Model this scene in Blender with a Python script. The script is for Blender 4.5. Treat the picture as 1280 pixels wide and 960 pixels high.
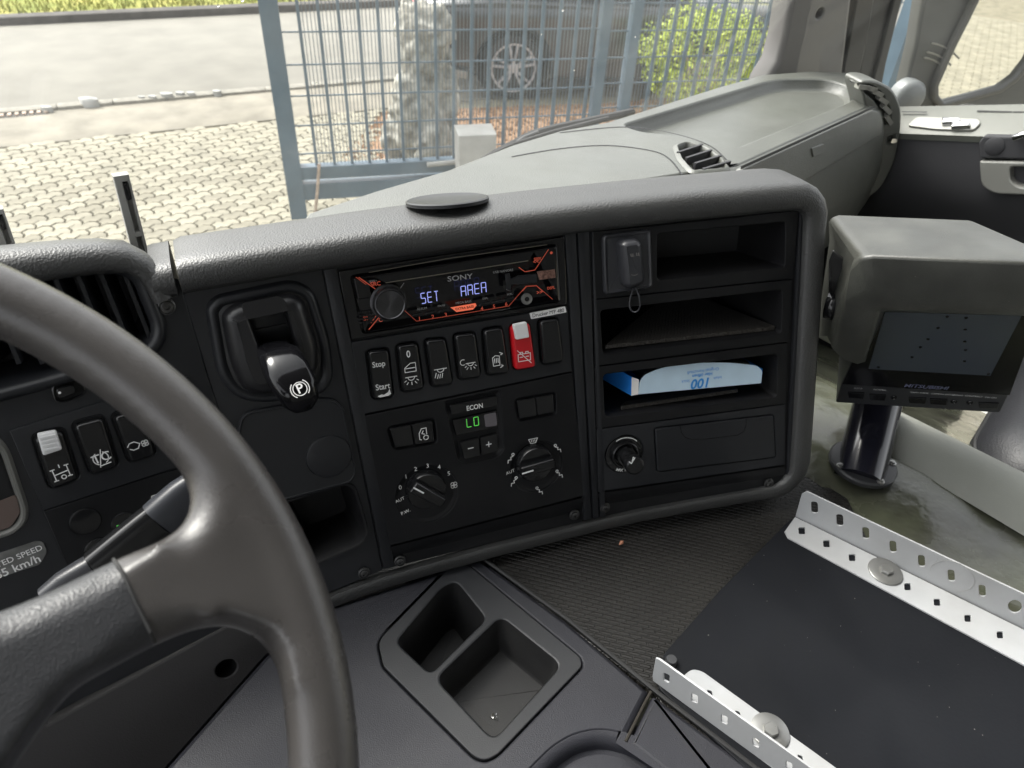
import bpy, bmesh, math, random
from mathutils import Vector, Matrix
from mathutils.geometry import tessellate_polygon
random.seed(7)
R = math.radians
scene = bpy.context.scene
for o in list(bpy.data.objects): bpy.data.objects.remove(o)
C = scene.collection

# ---------------------------------------------------------------- camera, world, sun, exposure
FOC = 900.0; EYE = 2.55
_d = Vector((570-640, 1600-480, FOC)).normalized()
_h = (Vector((0,0,1)) - _d*_d.z).normalized()
_r = _d.cross(_h)
BR = Matrix((_r, _h, -_d))                       # lens axes -> world axes (x right, y heading, z up)
CAM = Vector((0,0,EYE))
cd = bpy.data.cameras.new('camera'); cam = bpy.data.objects.new('camera', cd); C.objects.link(cam)
cx_, cy_, cz_ = BR @ Vector((1,0,0)), BR @ Vector((0,-1,0)), BR @ Vector((0,0,-1))
mw = Matrix((cx_, cy_, cz_)).transposed().to_4x4(); mw.translation = CAM
cam.matrix_world = mw
cd.sensor_width = 36; cd.lens = FOC/1280*36; cd.clip_start = .02; cd.clip_end = 500
cd.dof.use_dof = True; cd.dof.focus_distance = .70; cd.dof.aperture_fstop = 11.0
scene.camera = cam
SUN_EL, SUN_AZ = 52, -62                          # azimuth from the heading, towards the right
w = bpy.data.worlds.new('World'); scene.world = w; w.use_nodes = True
nt = w.node_tree; nt.nodes.clear()
sky = nt.nodes.new('ShaderNodeTexSky'); sky.sky_type = 'NISHITA'; sky.sun_disc = False
sky.sun_elevation = R(SUN_EL); sky.sun_rotation = R(SUN_AZ); sky.dust_density = 4; sky.ozone_density = .6
hs = nt.nodes.new('ShaderNodeHueSaturation'); hs.inputs['Saturation'].default_value = .14
bg = nt.nodes.new('ShaderNodeBackground'); bg.inputs[1].default_value = .15
ow = nt.nodes.new('ShaderNodeOutputWorld')
nt.links.new(sky.outputs[0], hs.inputs['Color']); nt.links.new(hs.outputs[0], bg.inputs[0]); nt.links.new(bg.outputs[0], ow.inputs[0])
sl = bpy.data.lights.new('sun', 'SUN'); sl.energy = 1.0; sl.angle = R(24); sl.color = (1,.95,.86)
so = bpy.data.objects.new('sun', sl); C.objects.link(so)
sd = Vector((math.sin(R(SUN_AZ))*math.cos(R(SUN_EL)), math.cos(R(SUN_AZ))*math.cos(R(SUN_EL)), math.sin(R(SUN_EL))))
so.rotation_euler = sd.to_track_quat('Z', 'Y').to_euler()
scene.view_settings.view_transform = 'Standard'; scene.view_settings.look = 'None'
scene.view_settings.exposure = 1.9; scene.view_settings.gamma = 1
scene.render.engine = 'CYCLES'
scene.cycles.max_bounces = 8; scene.cycles.transparent_max_bounces = 12
scene.cycles.use_denoising = True
scene.cycles.sample_clamp_indirect = 6

# ---------------------------------------------------------------- measuring helpers
def ray(x, y): return BR @ Vector(((x-640)/FOC, (y-480)/FOC, 1))
def azv(a): return Vector((math.sin(R(a)), math.cos(R(a)), 0))
class Frame:
    def __init__(s, o, u, v):
        s.o = Vector(o); s.u = Vector(u).normalized(); n = s.u.cross(Vector(v)).normalized(); s.n = n; s.v = n.cross(s.u)
    def px(s, x, y, w=0):
        d = ray(x, y); o = s.o + s.n*w
        return CAM + d*((o-CAM).dot(s.n)/d.dot(s.n))
    def uv(s, x, y, w=0):
        p = s.px(x, y, w) - s.o; return (p.dot(s.u), p.dot(s.v))
    def P(s, u, v, w=0): return s.o + s.u*u + s.v*v + s.n*w
    def poly(s, pts, r=0, w=0, seg=5):
        q = [s.uv(x, y, w) for x, y in pts]
        return rpoly(q, r, seg) if r else q
def rpoly(pts, r, seg=5):
    out = []; n = len(pts)
    for i in range(n):
        a, b, c = Vector(pts[i-1]), Vector(pts[i]), Vector(pts[(i+1) % n])
        rr = r[i] if isinstance(r, (list, tuple)) else r
        l1, l2 = (a-b).length, (c-b).length
        t = min(rr, l1*.49, l2*.49)
        p0 = b+(a-b)*(t/l1); p1 = b+(c-b)*(t/l2)
        if t < 1e-6: out.append(tuple(b)); continue
        for k in range(seg+1):
            s_ = k/seg
            # between a quadratic and a circle
            q = p0*(1-s_)**2 + b*(2*s_*(1-s_)*1.12) + p1*s_**2
            q = q/((1-s_)**2+2*s_*(1-s_)*1.12+s_**2)
            out.append(tuple(q))
    return out
def area2(p): return sum(p[i-1][0]*p[i][1]-p[i][0]*p[i-1][1] for i in range(len(p)))
def inset(poly, d):
    if abs(d) < 1e-9: return list(poly)
    sgn = 1 if area2(poly) > 0 else -1
    out = []; n = len(poly)
    for i in range(n):
        a, b, c = Vector(poly[i-1]), Vector(poly[i]), Vector(poly[(i+1) % n])
        e1 = (b-a).normalized() if (b-a).length > 1e-9 else Vector((1,0)); e2 = (c-b).normalized() if (c-b).length > 1e-9 else e1
        n1 = Vector((-e1.y, e1.x)); n2 = Vector((-e2.y, e2.x)); m = (n1+n2)
        if m.length < 1e-6: m = n1
        m.normalize(); k = 1/max(.45, m.dot(n1))
        out.append(tuple(b + m*(sgn*d*k)))
    return out
def circ(u, v, r, n=32, ry=None):
    ry = ry or r
    return [(u+r*math.cos(2*math.pi*i/n), v+ry*math.sin(2*math.pi*i/n)) for i in range(n)]
class MB:
    def __init__(s): s.v = []; s.f = []
    def ring(s, pts): i = len(s.v); s.v += [tuple(p) for p in pts]; return list(range(i, i+len(pts)))
    def bridge(s, a, b, close=True):
        n = len(a)
        for i in range(n if close else n-1):
            j = (i+1) % n; s.f.append((a[i], a[j], b[j], b[i]))
    def solid(s, F, poly, prof, cap=True, back=False, fn=None):
        prev = None
        for d, w_ in prof:
            q = inset(poly, d)
            r = s.ring([F.P(a, b, w_ + (fn(a, b) if fn else 0)) for a, b in q])
            if prev: s.bridge(prev, r)
            elif back: s.f.append(tuple(reversed(r)))
            prev = r
        if cap: s.f.append(tuple(prev))
        return s
    def block(s, F, poly, w0, w1, b=.001, fn=None, back=True):
        return s.solid(F, poly, [(0, w0), (0, w1-b), (b*.3, w1-b*.3), (b, w1)], back=back, fn=fn)
    def plate(s, F, outer, holes, w0, w1, b=.0008, hb=None, depth=None, taper=.002):
        hb = b if hb is None else hb
        prof = [(0, w0), (0, w1-b), (b*.3, w1-b*.3), (b, w1)]
        s.solid(F, outer, prof, cap=False)
        loops = [inset(outer, b)]
        for k, h in enumerate(holes):
            dd = (depth[k] if isinstance(depth, (list, tuple)) else depth)
            hp = [(-hb, w1), (-hb*.3, w1-hb*.3), (0, w1-hb)]
            if dd: hp += [(taper, w1-dd)]; s.solid(F, h, hp)
            else: hp += [(0, w0)]; s.solid(F, h, hp, cap=False)
            loops.append(inset(h, -hb))
        flat = [p for l in loops for p in l]
        tri = tessellate_polygon([[Vector((p[0], p[1], 0)) for p in l] for l in loops])
        i0 = len(s.v); s.v += [tuple(F.P(a, c, w1)) for a, c in flat]
        s.f += [tuple(i0+i for i in t) for t in tri]
        return s
    def grid(s, rows, close=False):
        rs = [s.ring(r) for r in rows]
        for a, b in zip(rs, rs[1:]): s.bridge(a, b, close)
        return rs
    def tube(s, pts, rad, n=10, close=False, cap=True):
        pts = [Vector(p) for p in pts]; m = len(pts); rings = []
        ref = Vector((.123, .456, .88)).normalized()
        for i, p in enumerate(pts):
            t = (pts[(i+1) % m] - pts[i-1]) if close else (pts[min(i+1, m-1)]-pts[max(i-1, 0)])
            t.normalize(); a = t.cross(ref)
            if a.length < .05: a = t.cross(Vector((1, 0, 0)))
            a.normalize(); b = t.cross(a)
            rr = rad[i] if isinstance(rad, (list, tuple)) else rad
            rings.append(s.ring([p + a*(rr*math.cos(2*math.pi*k/n)) + b*(rr*math.sin(2*math.pi*k/n)) for k in range(n)]))
        for i in range(m-1): s.bridge(rings[i], rings[i+1])
        if close: s.bridge(rings[-1], rings[0])
        elif cap: s.f.append(tuple(rings[0])); s.f.append(tuple(rings[-1]))
        return s
    def box(s, c, ax, ay, az_, hx, hy, hz):
        c = Vector(c); i = len(s.v)
        for sx in (-1, 1):
            for sy in (-1, 1):
                for sz in (-1, 1): s.v.append(tuple(c + ax*hx*sx + ay*hy*sy + az_*hz*sz))
        s.f += [(i, i+1, i+3, i+2), (i+4, i+6, i+7, i+5), (i, i+4, i+5, i+1), (i+2, i+3, i+7, i+6), (i, i+2, i+6, i+4), (i+1, i+5, i+7, i+3)]
        return s
    def lathe(s, F, u, v, prof, n=32, cap=True):      # prof: (radius, w)
        prev = None
        for r_, w_ in prof:
            q = s.ring([F.P(u+r_*math.cos(2*math.pi*k/n), v+r_*math.sin(2*math.pi*k/n), w_) for k in range(n)])
            if prev: s.bridge(prev, q)
            prev = q
        if cap: s.f.append(tuple(prev))
        return s
    def strokes(s, F, lines, wd, w_, h=.00025):
        for ln in lines:
            for a, b in zip(ln, ln[1:]):
                a = Vector(a); b = Vector(b); d = b-a
                if d.length < 1e-7: continue
                d.normalize(); n_ = Vector((-d.y, d.x))*(wd/2); a2 = a-d*(wd*.3); b2 = b+d*(wd*.3)
                q = [a2+n_, a2-n_, b2-n_, b2+n_]
                s.solid(F, [tuple(p) for p in q], [(0, w_-h), (0, w_)])
        return s

def tag(o, label=None, cat=None, group=None, kind=None):
    if label: o['label'] = label
    if cat: o['category'] = cat
    if group: o['group'] = group
    if kind: o['kind'] = kind
    return o
def finish(me, sharp=38, smooth=True):
    bm = bmesh.new(); bm.from_mesh(me)
    bmesh.ops.recalc_face_normals(bm, faces=bm.faces[:])
    if smooth:
        for f in bm.faces: f.smooth = len(f.verts) <= 4
        for e in bm.edges:
            if len(e.link_faces) == 2 and e.calc_face_angle(0) > R(sharp): e.smooth = False
    bm.to_mesh(me); bm.free()
def wpos(p):
    v = Vector((0, 0, 0))
    while p is not None: v = v + Vector(p.location); p = p.parent
    return v
def obj(name, mb, m, parent=None, sharp=38, label=None, smooth=True, origin=None):
    off = wpos(parent)
    me = bpy.data.meshes.new(name)
    vs = [Vector(v) for v in mb.v]
    if origin is None and vs and parent is None: origin = sum(vs, Vector())/len(vs)
    loc = (Vector(origin) - off) if origin is not None else Vector((0, 0, 0))
    t = off + loc
    me.from_pydata([tuple(v-t) for v in vs], [], mb.f)
    finish(me, sharp, smooth)
    me.materials.append(m)
    o = bpy.data.objects.new(name, me); C.objects.link(o); o.location = loc
    if parent is not None: o.parent = parent
    if label: o['label'] = label
    return o
def thing(name, label, cat, loc, group=None):
    o = bpy.data.objects.new(name, None); C.objects.link(o); o.location = loc; o.empty_display_size = .02
    return tag(o, label, cat, group)
def text_mb(mb, F, s, u, v, size, w_, rot=0, bold=0, sx=1, align='CENTER', h=.0002, shear=0):
    cu = bpy.data.curves.new('t', 'FONT'); cu.body = s; cu.size = size*1.3; cu.align_x = align; cu.align_y = 'CENTER'
    cu.offset = bold*size; cu.resolution_u = 3; cu.extrude = 0; cu.shear = shear
    to = bpy.data.objects.new('t', cu); C.objects.link(to)
    me = bpy.data.meshes.new_from_object(to.evaluated_get(bpy.context.evaluated_depsgraph_get()))
    c, s_ = math.cos(R(rot)), math.sin(R(rot)); i = len(mb.v)
    for q in me.vertices:
        x, y = q.co.x*sx, q.co.y
        mb.v.append(tuple(F.P(u+c*x-s_*y, v+s_*x+c*y, w_)))
    mb.f += [tuple(i+k for k in p.vertices) for p in me.polygons]
    bpy.data.objects.remove(to); bpy.data.curves.remove(cu); bpy.data.meshes.remove(me)
    return mb

# ---------------------------------------------------------------- materials
def mat(name, col, rough=.5, metal=0, bump=0, bscale=900, dust=0, spec=.5, coat=0, var=0, vscale=6, bkind='noise', emit=None, estr=0, col2=None, rvar=0, dcol=(.3,.29,.26), cloud=.16):
    m = bpy.data.materials.new(name); m.use_nodes = True; nt = m.node_tree; N = nt.nodes; L = nt.links
    b = N['Principled BSDF']; b.inputs['Base Color'].default_value = (*col, 1); b.inputs['Roughness'].default_value = rough
    b.inputs['Metallic'].default_value = metal; b.inputs['Specular IOR Level'].default_value = spec
    b.inputs['Coat Weight'].default_value = coat; b.inputs['Coat Roughness'].default_value = .08
    tc = N.new('ShaderNodeTexCoord'); co = tc.outputs['Object']
    csock = None
    if var or col2:
        n1 = N.new('ShaderNodeTexNoise'); n1.inputs['Scale'].default_value = vscale; n1.inputs['Detail'].default_value = 6; L.new(co, n1.inputs['Vector'])
        mx = N.new('ShaderNodeMix'); mx.data_type = 'RGBA'
        c2 = col2 if col2 else tuple(min(1, c*(1+var)) for c in col)
        c1 = col if col2 else tuple(c*(1-var) for c in col)
        mx.inputs[6].default_value = (*c1, 1); mx.inputs[7].default_value = (*c2, 1)
        rp = N.new('ShaderNodeMapRange'); rp.inputs[1].default_value = .35; rp.inputs[2].default_value = .65
        L.new(n1.outputs['Fac'], rp.inputs[0]); L.new(rp.outputs[0], mx.inputs[0]); csock = mx.outputs[2]
    if dust:
        vo = N.new('ShaderNodeTexVoronoi'); vo.inputs['Scale'].default_value = 190; L.new(co, vo.inputs['Vector'])
        sz = N.new('ShaderNodeMapRange'); sz.inputs[1].default_value = 0; sz.inputs[2].default_value = 1; sz.inputs[3].default_value = -.25; sz.inputs[4].default_value = .13
        L.new(vo.outputs['Color'], sz.inputs[0])
        lt = N.new('ShaderNodeMath'); lt.operation = 'LESS_THAN'; L.new(vo.outputs['Distance'], lt.inputs[0]); L.new(sz.outputs[0], lt.inputs[1])
        n2 = N.new('ShaderNodeTexNoise'); n2.inputs['Scale'].default_value = 9; n2.inputs['Detail'].default_value = 5; L.new(co, n2.inputs['Vector'])
        r2 = N.new('ShaderNodeMapRange'); r2.inputs[1].default_value = .4; r2.inputs[2].default_value = .8; r2.inputs[3].default_value = .0; r2.inputs[4].default_value = cloud
        L.new(n2.outputs['Fac'], r2.inputs[0])
        mu = N.new('ShaderNodeMath'); mu.operation = 'MAXIMUM'; L.new(lt.outputs[0], mu.inputs[0]); L.new(r2.outputs[0], mu.inputs[1])
        m3 = N.new('ShaderNodeMath'); m3.operation = 'MULTIPLY'; m3.inputs[1].default_value = dust; L.new(mu.outputs[0], m3.inputs[0])
        m4 = N.new('ShaderNodeMix'); m4.data_type = 'RGBA'; L.new(m3.outputs[0], m4.inputs[0])
        if csock: L.new(csock, m4.inputs[6])
        else: m4.inputs[6].default_value = (*col, 1)
        m4.inputs[7].default_value = (*dcol, 1); csock = m4.outputs[2]
    if csock: L.new(csock, b.inputs['Base Color'])
    if rvar:
        n5 = N.new('ShaderNodeTexNoise'); n5.inputs['Scale'].default_value = 14; n5.inputs['Detail'].default_value = 8; L.new(co, n5.inputs['Vector'])
        r5 = N.new('ShaderNodeMapRange'); r5.inputs[1].default_value = .3; r5.inputs[2].default_value = .7; r5.inputs[3].default_value = rough-rvar; r5.inputs[4].default_value = rough+rvar
        L.new(n5.outputs['Fac'], r5.inputs[0]); L.new(r5.outputs[0], b.inputs['Roughness'])
    if bump:
        if bkind == 'leather':
            t = N.new('ShaderNodeTexVoronoi'); t.feature = 'SMOOTH_F1'; t.inputs['Scale'].default_value = bscale; t.inputs['Smoothness'].default_value = .4
            dn = N.new('ShaderNodeTexNoise'); dn.inputs['Scale'].default_value = bscale*.7; L.new(co, dn.inputs['Vector'])
            ad = N.new('ShaderNodeVectorMath'); ad.operation = 'MULTIPLY_ADD'; ad.inputs[1].default_value = (1.1/bscale,)*3
            L.new(dn.outputs['Color'], ad.inputs[0]); L.new(co, ad.inputs[2]); L.new(ad.outputs[0], t.inputs['Vector']); h = t.outputs['Distance']
        else:
            t = N.new('ShaderNodeTexNoise'); t.inputs['Scale'].default_value = bscale; t.inputs['Detail'].default_value = 3; L.new(co, t.inputs['Vector']); h = t.outputs['Fac']
        bp = N.new('ShaderNodeBump'); bp.inputs['Strength'].default_value = bump; bp.inputs['Distance'].default_value = .0006 if bscale > 60 else .004
        L.new(h, bp.inputs['Height']); L.new(bp.outputs[0], b.inputs['Normal'])
    if emit: b.inputs['Emission Color'].default_value = (*emit, 1); b.inputs['Emission Strength'].default_value = estr
    return m
M = {}
M['pad'] = mat('grained_pad', (.029,.0295,.029), .48, spec=.85, bump=.6, bscale=560, bkind='leather', dust=.12, var=.12, rvar=.05)
M['dash'] = mat('dash_plastic', (.088,.092,.08), .42, spec=.85, bump=.55, bscale=500, bkind='leather', dust=.15, var=.1, rvar=.07)
M['panel'] = mat('black_panel', (.0065,.0068,.008), .42, spec=.3, bump=.25, bscale=1400, dust=.16, var=.15, rvar=.06)
M['panel2'] = mat('charcoal_panel', (.0145,.0155,.018), .38, spec=.4, bump=.2, bscale=1200, dust=.12, var=.15, rvar=.06)
M['cavity'] = mat('pocket_plastic', (.008,.008,.009), .5, spec=.25, dust=.25, bump=.2, bscale=800)
M['button'] = mat('rocker_black', (.007,.0072,.008), .22, dust=.1, rvar=.05)
M['gloss'] = mat('gloss_black', (.005,.005,.006), .12, dust=.12, rvar=.04)
M['screen'] = mat('screen_glass', (.05,.06,.075), .07, coat=.3, spec=.6)
M['lever'] = mat('lever_black', (.005,.005,.006), .13, spec=.4)
M['white'] = mat('print_white', (.75,.75,.74), .5)
M['grey_print'] = mat('print_grey', (.25,.25,.25), .4)
M['orange'] = mat('radio_orange', (.45,.08,.045), .4, emit=(1,.14,.07), estr=.04)
M['digit'] = mat('digit_blue', (.3,.3,.9), .4, emit=(.42,.5,1), estr=.16)
M['green'] = mat('digit_green', (.1,.7,.1), .4, emit=(.2,.9,.12), estr=.07)
M['red'] = mat('red_switch', (.5,.012,.018), .25, rvar=.05)
M['whiteplastic'] = mat('white_slider', (.72,.72,.72), .35, dust=.2, dcol=(.2,.2,.18))
M['steel'] = mat('screw_steel', (.12,.12,.12), .35, metal=.9, rvar=.1)
M['chrome'] = mat('chrome', (.6,.6,.6), .14, metal=1)
M['knob'] = mat('spun_knob', (.08,.08,.085), .25, metal=.9, spec=.6)
M['wheel'] = mat('wheel_leather', (.047,.044,.043), .28, bump=.35, bscale=1300, dust=.14, var=.2, vscale=8, rvar=.03, spec=.6)
M['spoke'] = mat('spoke_plastic', (.03,.031,.034), .36, bump=.4, bscale=1100, bkind='leather', rvar=.03)
M['console'] = mat('lower_console', (.019,.0195,.025), .5, spec=.35, bump=.3, bscale=1000, bkind='leather', dust=.14, var=.1, rvar=.06)
M['shroud'] = mat('shroud_plastic', (.011,.011,.0125), .34, spec=.5, dust=.12, rvar=.04)
M['tray'] = mat('tray_inside', (.012,.012,.0125), .5, spec=.4, dust=.4, bump=.3, bscale=900)
M['knee'] = mat('knee_plastic', (.075,.072,.072), .5, bump=.5, bscale=600, dust=.15)
M['frame'] = mat('tray_plastic', (.019,.02,.0225), .5, bump=.3, bscale=900, dust=.12, spec=.4, rvar=.05)
M['sheet'] = mat('rubber_sheet', (.0045,.0053,.0075), .6, dust=.8, cloud=.012, var=.2, vscale=7, rvar=.1, spec=.2, bump=.2, bscale=300)
M['whitemetal'] = mat('painted_bracket', (.37,.38,.392), .42, dust=.8, cloud=.4, dcol=(.22,.2,.17), rvar=.12, bump=.2, bscale=200, var=.06, vscale=20)
M['zinc'] = mat('zinc', (.3,.3,.29), .38, metal=.8, dust=.5, dcol=(.15,.13,.1), rvar=.12)
M['hood'] = mat('monitor_hood', (.043,.044,.038), .4, spec=.7, bump=.7, bscale=700, dust=.35, var=.25, vscale=18, rvar=.1, dcol=(.22,.22,.19))
M['monitor'] = mat('monitor_case', (.03,.031,.034), .45, bump=.2, bscale=900, dust=.2)
M['pole'] = mat('pole_paint', (.008,.008,.014), .2, coat=.3, dust=.08)
M['tunnel'] = mat('tunnel_vinyl', (.04,.04,.03), .24, col2=(.08,.086,.055), vscale=11, bump=.8, bscale=26, coat=.3, dust=.7, cloud=.3, dcol=(.2,.2,.17), rvar=.1)
M['greyfoam'] = mat('grey_hump', (.21,.215,.19), .65, bump=.3, bscale=600, dust=.3, dcol=(.1,.1,.09), var=.1)
M['film'] = mat('crinkled_film', (.75,.74,.66), .3, bump=1, bscale=45, var=.25, vscale=40)
M['seat'] = mat('seat_leather', (.012,.0125,.015), .5, bump=.6, bscale=420, bkind='leather')
M['trim'] = mat('pillar_trim', (.125,.122,.118), .6, bump=.3, bscale=700, dust=.1)
M['doorlight'] = mat('door_top', (.125,.13,.113), .5, bump=.3, bscale=700, dust=.1, var=.1)
M['doordark'] = mat('door_panel', (.03,.03,.033), .6, bump=.4, bscale=600, var=.1)
M['silver'] = mat('silver_trim', (.26,.26,.24), .4, metal=.4, rvar=.1)
M['seal'] = mat('seal_rubber', (.012,.012,.012), .55)
M['cabwall'] = mat('cab_lining', (.15,.15,.14), .8)
M['bluepaint'] = mat('blue_grey_paint', (.075,.115,.15), .45, var=.12, vscale=5)
M['mesh'] = mat('fine_mesh', (.09,.12,.145), .5)
M['asphalt'] = mat('asphalt', (.17,.163,.14), .9, var=.1, vscale=2, bump=.5, bscale=40)
M['curb'] = mat('curb_stone', (.2,.19,.16), .85, var=.2, vscale=9, bump=.5, bscale=30)
M['darkkerb'] = mat('dark_kerb', (.07,.065,.06), .9, var=.2)
M['walk'] = mat('old_paving', (.19,.175,.14), .9, var=.2, vscale=3, bump=.6, bscale=25)
M['brick'] = mat('paver', (.215,.2,.15), .85, var=.2, vscale=5, bump=.5, bscale=60)
M['joint'] = mat('paver_joint', (.2,.182,.13), .95, var=.2)
M['grass'] = mat('grass', (.17,.2,.03), .9, col2=(.3,.28,.06), vscale=2)
M['bush'] = mat('bush_leaf', (.2,.28,.015), .6, col2=(.38,.44,.03), vscale=4)
M['gravel'] = mat('red_gravel', (.15,.08,.04), .9, col2=(.3,.19,.11), vscale=20)
M['stone'] = mat('weathered_stone', (.45,.44,.39), .9, col2=(.16,.15,.12), vscale=10, bump=1, bscale=25)
M['block'] = mat('concrete_block', (.3,.3,.285), .8, var=.12)
M['rust'] = mat('rusty_rod', (.36,.28,.22), .8, var=.25, vscale=30)
M['car'] = mat('car_paint', (.045,.049,.053), .35, metal=.4, coat=.7, spec=.6)
M['carglass'] = mat('car_glass', (.02,.025,.03), .04, spec=.8)
M['tyre'] = mat('tyre', (.02,.02,.02), .8)
M['alloy'] = mat('alloy_rim', (.4,.4,.42), .3, metal=.3)
M['tail'] = mat('tail_lamp', (.5,.02,.02), .2)
M['cardblue'] = mat('card_blue', (.02,.22,.72), .5)
M['cardpale'] = mat('card_pale_blue', (.55,.71,.83), .55, var=.05, vscale=30)
M['cardwhite'] = mat('card_white', (.75,.73,.7), .6)
M['fob'] = mat('handset_plastic', (.03,.031,.035), .33, bump=.2, bscale=900)
M['seed'] = mat('seed', (.45,.2,.12), .4)
M['foil'] = mat('foil', (.8,.8,.8), .15, metal=1, bump=.8, bscale=300)
M['amber'] = mat('cluster_brown', (.11,.08,.07), .3)
def diamond_mat(name, col, sc, rough=.5, hs_=.9):
    m = mat(name, col, rough, dust=.25, var=.15); nt = m.node_tree; N = nt.nodes; L = nt.links
    tc = N.new('ShaderNodeTexCoord'); mp = N.new('ShaderNodeMapping'); mp.inputs['Scale'].default_value = (sc, sc, sc); mp.inputs['Rotation'].default_value = (0, 0, R(12))
    L.new(tc.outputs['Object'], mp.inputs['Vector'])
    br = N.new('ShaderNodeTexBrick'); br.inputs['Scale'].default_value = 1; br.inputs['Mortar Size'].default_value = .16; br.inputs['Mortar Smooth'].default_value = .7
    br.inputs['Brick Width'].default_value = 1.5; br.inputs['Row Height'].default_value = .62
    L.new(mp.outputs[0], br.inputs['Vector'])
    bp = N.new('ShaderNodeBump'); bp.inputs['Strength'].default_value = hs_; bp.inputs['Distance'].default_value = .0022; bp.invert = True
    L.new(br.outputs['Fac'], bp.inputs['Height']); L.new(bp.outputs[0], N['Principled BSDF'].inputs['Normal'])
    return m
M['mat'] = diamond_mat('textured_rubber', (.011,.010,.0085), 120, .42)
M['liner'] = diamond_mat('textured_liner', (.022,.019,.016), 210, .5)
def glass_mat():
    m = bpy.data.materials.new('window_glass'); m.use_nodes = True; nt = m.node_tree; N = nt.nodes; L = nt.links; N.clear()
    t = N.new('ShaderNodeBsdfTransparent'); t.inputs[0].default_value = (.95,.96,.945,1)
    g = N.new('ShaderNodeBsdfGlossy'); g.inputs['Roughness'].default_value = .02
    lw = N.new('ShaderNodeLayerWeight'); lw.inputs[0].default_value = .5
    pw = N.new('ShaderNodeMath'); pw.operation = 'POWER'; pw.inputs[1].default_value = 5; L.new(lw.outputs['Facing'], pw.inputs[0])
    f = N.new('ShaderNodeMath'); f.operation = 'MULTIPLY_ADD'; f.inputs[1].default_value = .9; f.inputs[2].default_value = .04; L.new(pw.outputs[0], f.inputs[0])
    mx = N.new('ShaderNodeMixShader'); o = N.new('ShaderNodeOutputMaterial')
    L.new(f.outputs[0], mx.inputs[0]); L.new(t.outputs[0], mx.inputs[1]); L.new(g.outputs[0], mx.inputs[2]); tr = N.new('ShaderNodeBsdfTranslucent'); tr.inputs[0].default_value = (.85,.85,.8,1); m2 = N.new('ShaderNodeMixShader')
    tc = N.new('ShaderNodeTexCoord'); nz = N.new('ShaderNodeTexNoise'); nz.inputs['Scale'].default_value = 7; nz.inputs['Detail'].default_value = 8; L.new(tc.outputs['Object'], nz.inputs['Vector'])
    mr = N.new('ShaderNodeMapRange'); mr.inputs[1].default_value = .3; mr.inputs[2].default_value = .7; mr.inputs[3].default_value = .008; mr.inputs[4].default_value = .032; L.new(nz.outputs['Fac'], mr.inputs[0])
    L.new(mr.outputs[0], m2.inputs[0]); L.new(mx.outputs[0], m2.inputs[1]); L.new(tr.outputs[0], m2.inputs[2]); L.new(m2.outputs[0], o.inputs[0]); return m
M['glass'] = glass_mat()
m = bpy.data.materials.new('mirror_glass'); m.use_nodes = True; b = m.node_tree.nodes['Principled BSDF']
b.inputs['Base Color'].default_value = (.85,.85,.82,1); b.inputs['Metallic'].default_value = 1; b.inputs['Roughness'].default_value = .015; M['mirror'] = m
m = bpy.data.materials.new('water_drop'); m.use_nodes = True; b = m.node_tree.nodes['Principled BSDF']
b.inputs['Transmission Weight'].default_value = 1; b.inputs['Roughness'].default_value = .02; b.inputs['IOR'].default_value = 1.33; M['drop'] = m

# ---------------------------------------------------------------- measured planes of the cab
Z = Vector((0, 0, 1))
def rel(x, y, z): return Vector((x, y, z+EYE))
uM = azv(68.7); nb = Vector((-uM.y, uM.x, 0)); FM = Frame(rel(-.146, .558, -.395), uM, Z*math.cos(R(19))+nb*math.sin(R(19)))
a, b = FM.px(738, 287), FM.px(749, 648); FS = Frame(a, azv(74), a-b)
a, b = FM.px(403, 335), FM.px(479, 712); FL = Frame(a, azv(64), a-b)
a, b = FL.px(225, 367), FL.px(272, 506); FD = Frame(a, azv(54), a-b)
EX, EY = azv(41), azv(-49)                        # across the cab to the right, and forwards
def cab(x, y, z): return EX*x + EY*y + Z*(z+EYE)
FH = Frame(cab(.9, .6, -.40), EX, EY)             # top of the passenger side dashboard
ZM = -.672
FF = Frame(cab(.3, .1, ZM), EX, EY)               # the mat behind the levers

def screw(F, x, y, parent, r=.0042):
    u, v = F.uv(x, y)
    mb = MB(); mb.lathe(F, u, v, [(r*1.5, -.001), (r*1.5, .0012), (r*1.25, .0016), (r*1.2, .0006), (r*1.0, .0006), (r*.95, .0026), (r*.6, .003), (r*.5, .003), (r*.45, .0012)], 20)
    return obj('screw', mb, M['steel'], parent)
def lettering(F, items, m, parent, name='lettering', w_=.0004, label=None):
    mb = MB()
    for it in items:
        s, x, y, size = it[:4]; kw = it[4] if len(it) > 4 else {}
        ww = kw.pop('w', w_); u, v = F.uv(x, y, ww); text_mb(mb, F, s, u, v, size, ww, **kw)
    o = obj(name, mb, m, parent, smooth=False, label=label)
    if len(items) > 1: o['kind'] = 'stuff'
    return o
def icon(F, x, y, s, lines, m, parent, w_, wd=.0007, name='symbol'):
    u, v = F.uv(x, y, w_); mb = MB(); mb.strokes(F, [[(u+a*s, v+b_*s) for a, b_ in ln] for ln in lines], wd, w_)
    return obj(name, mb, m, parent, smooth=False)
def arc(cx, cy, r, a0, a1, n=8): return [(cx+r*math.cos(R(a0+(a1-a0)*i/n)), cy+r*math.sin(R(a0+(a1-a0)*i/n))) for i in range(n+1)]

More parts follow.
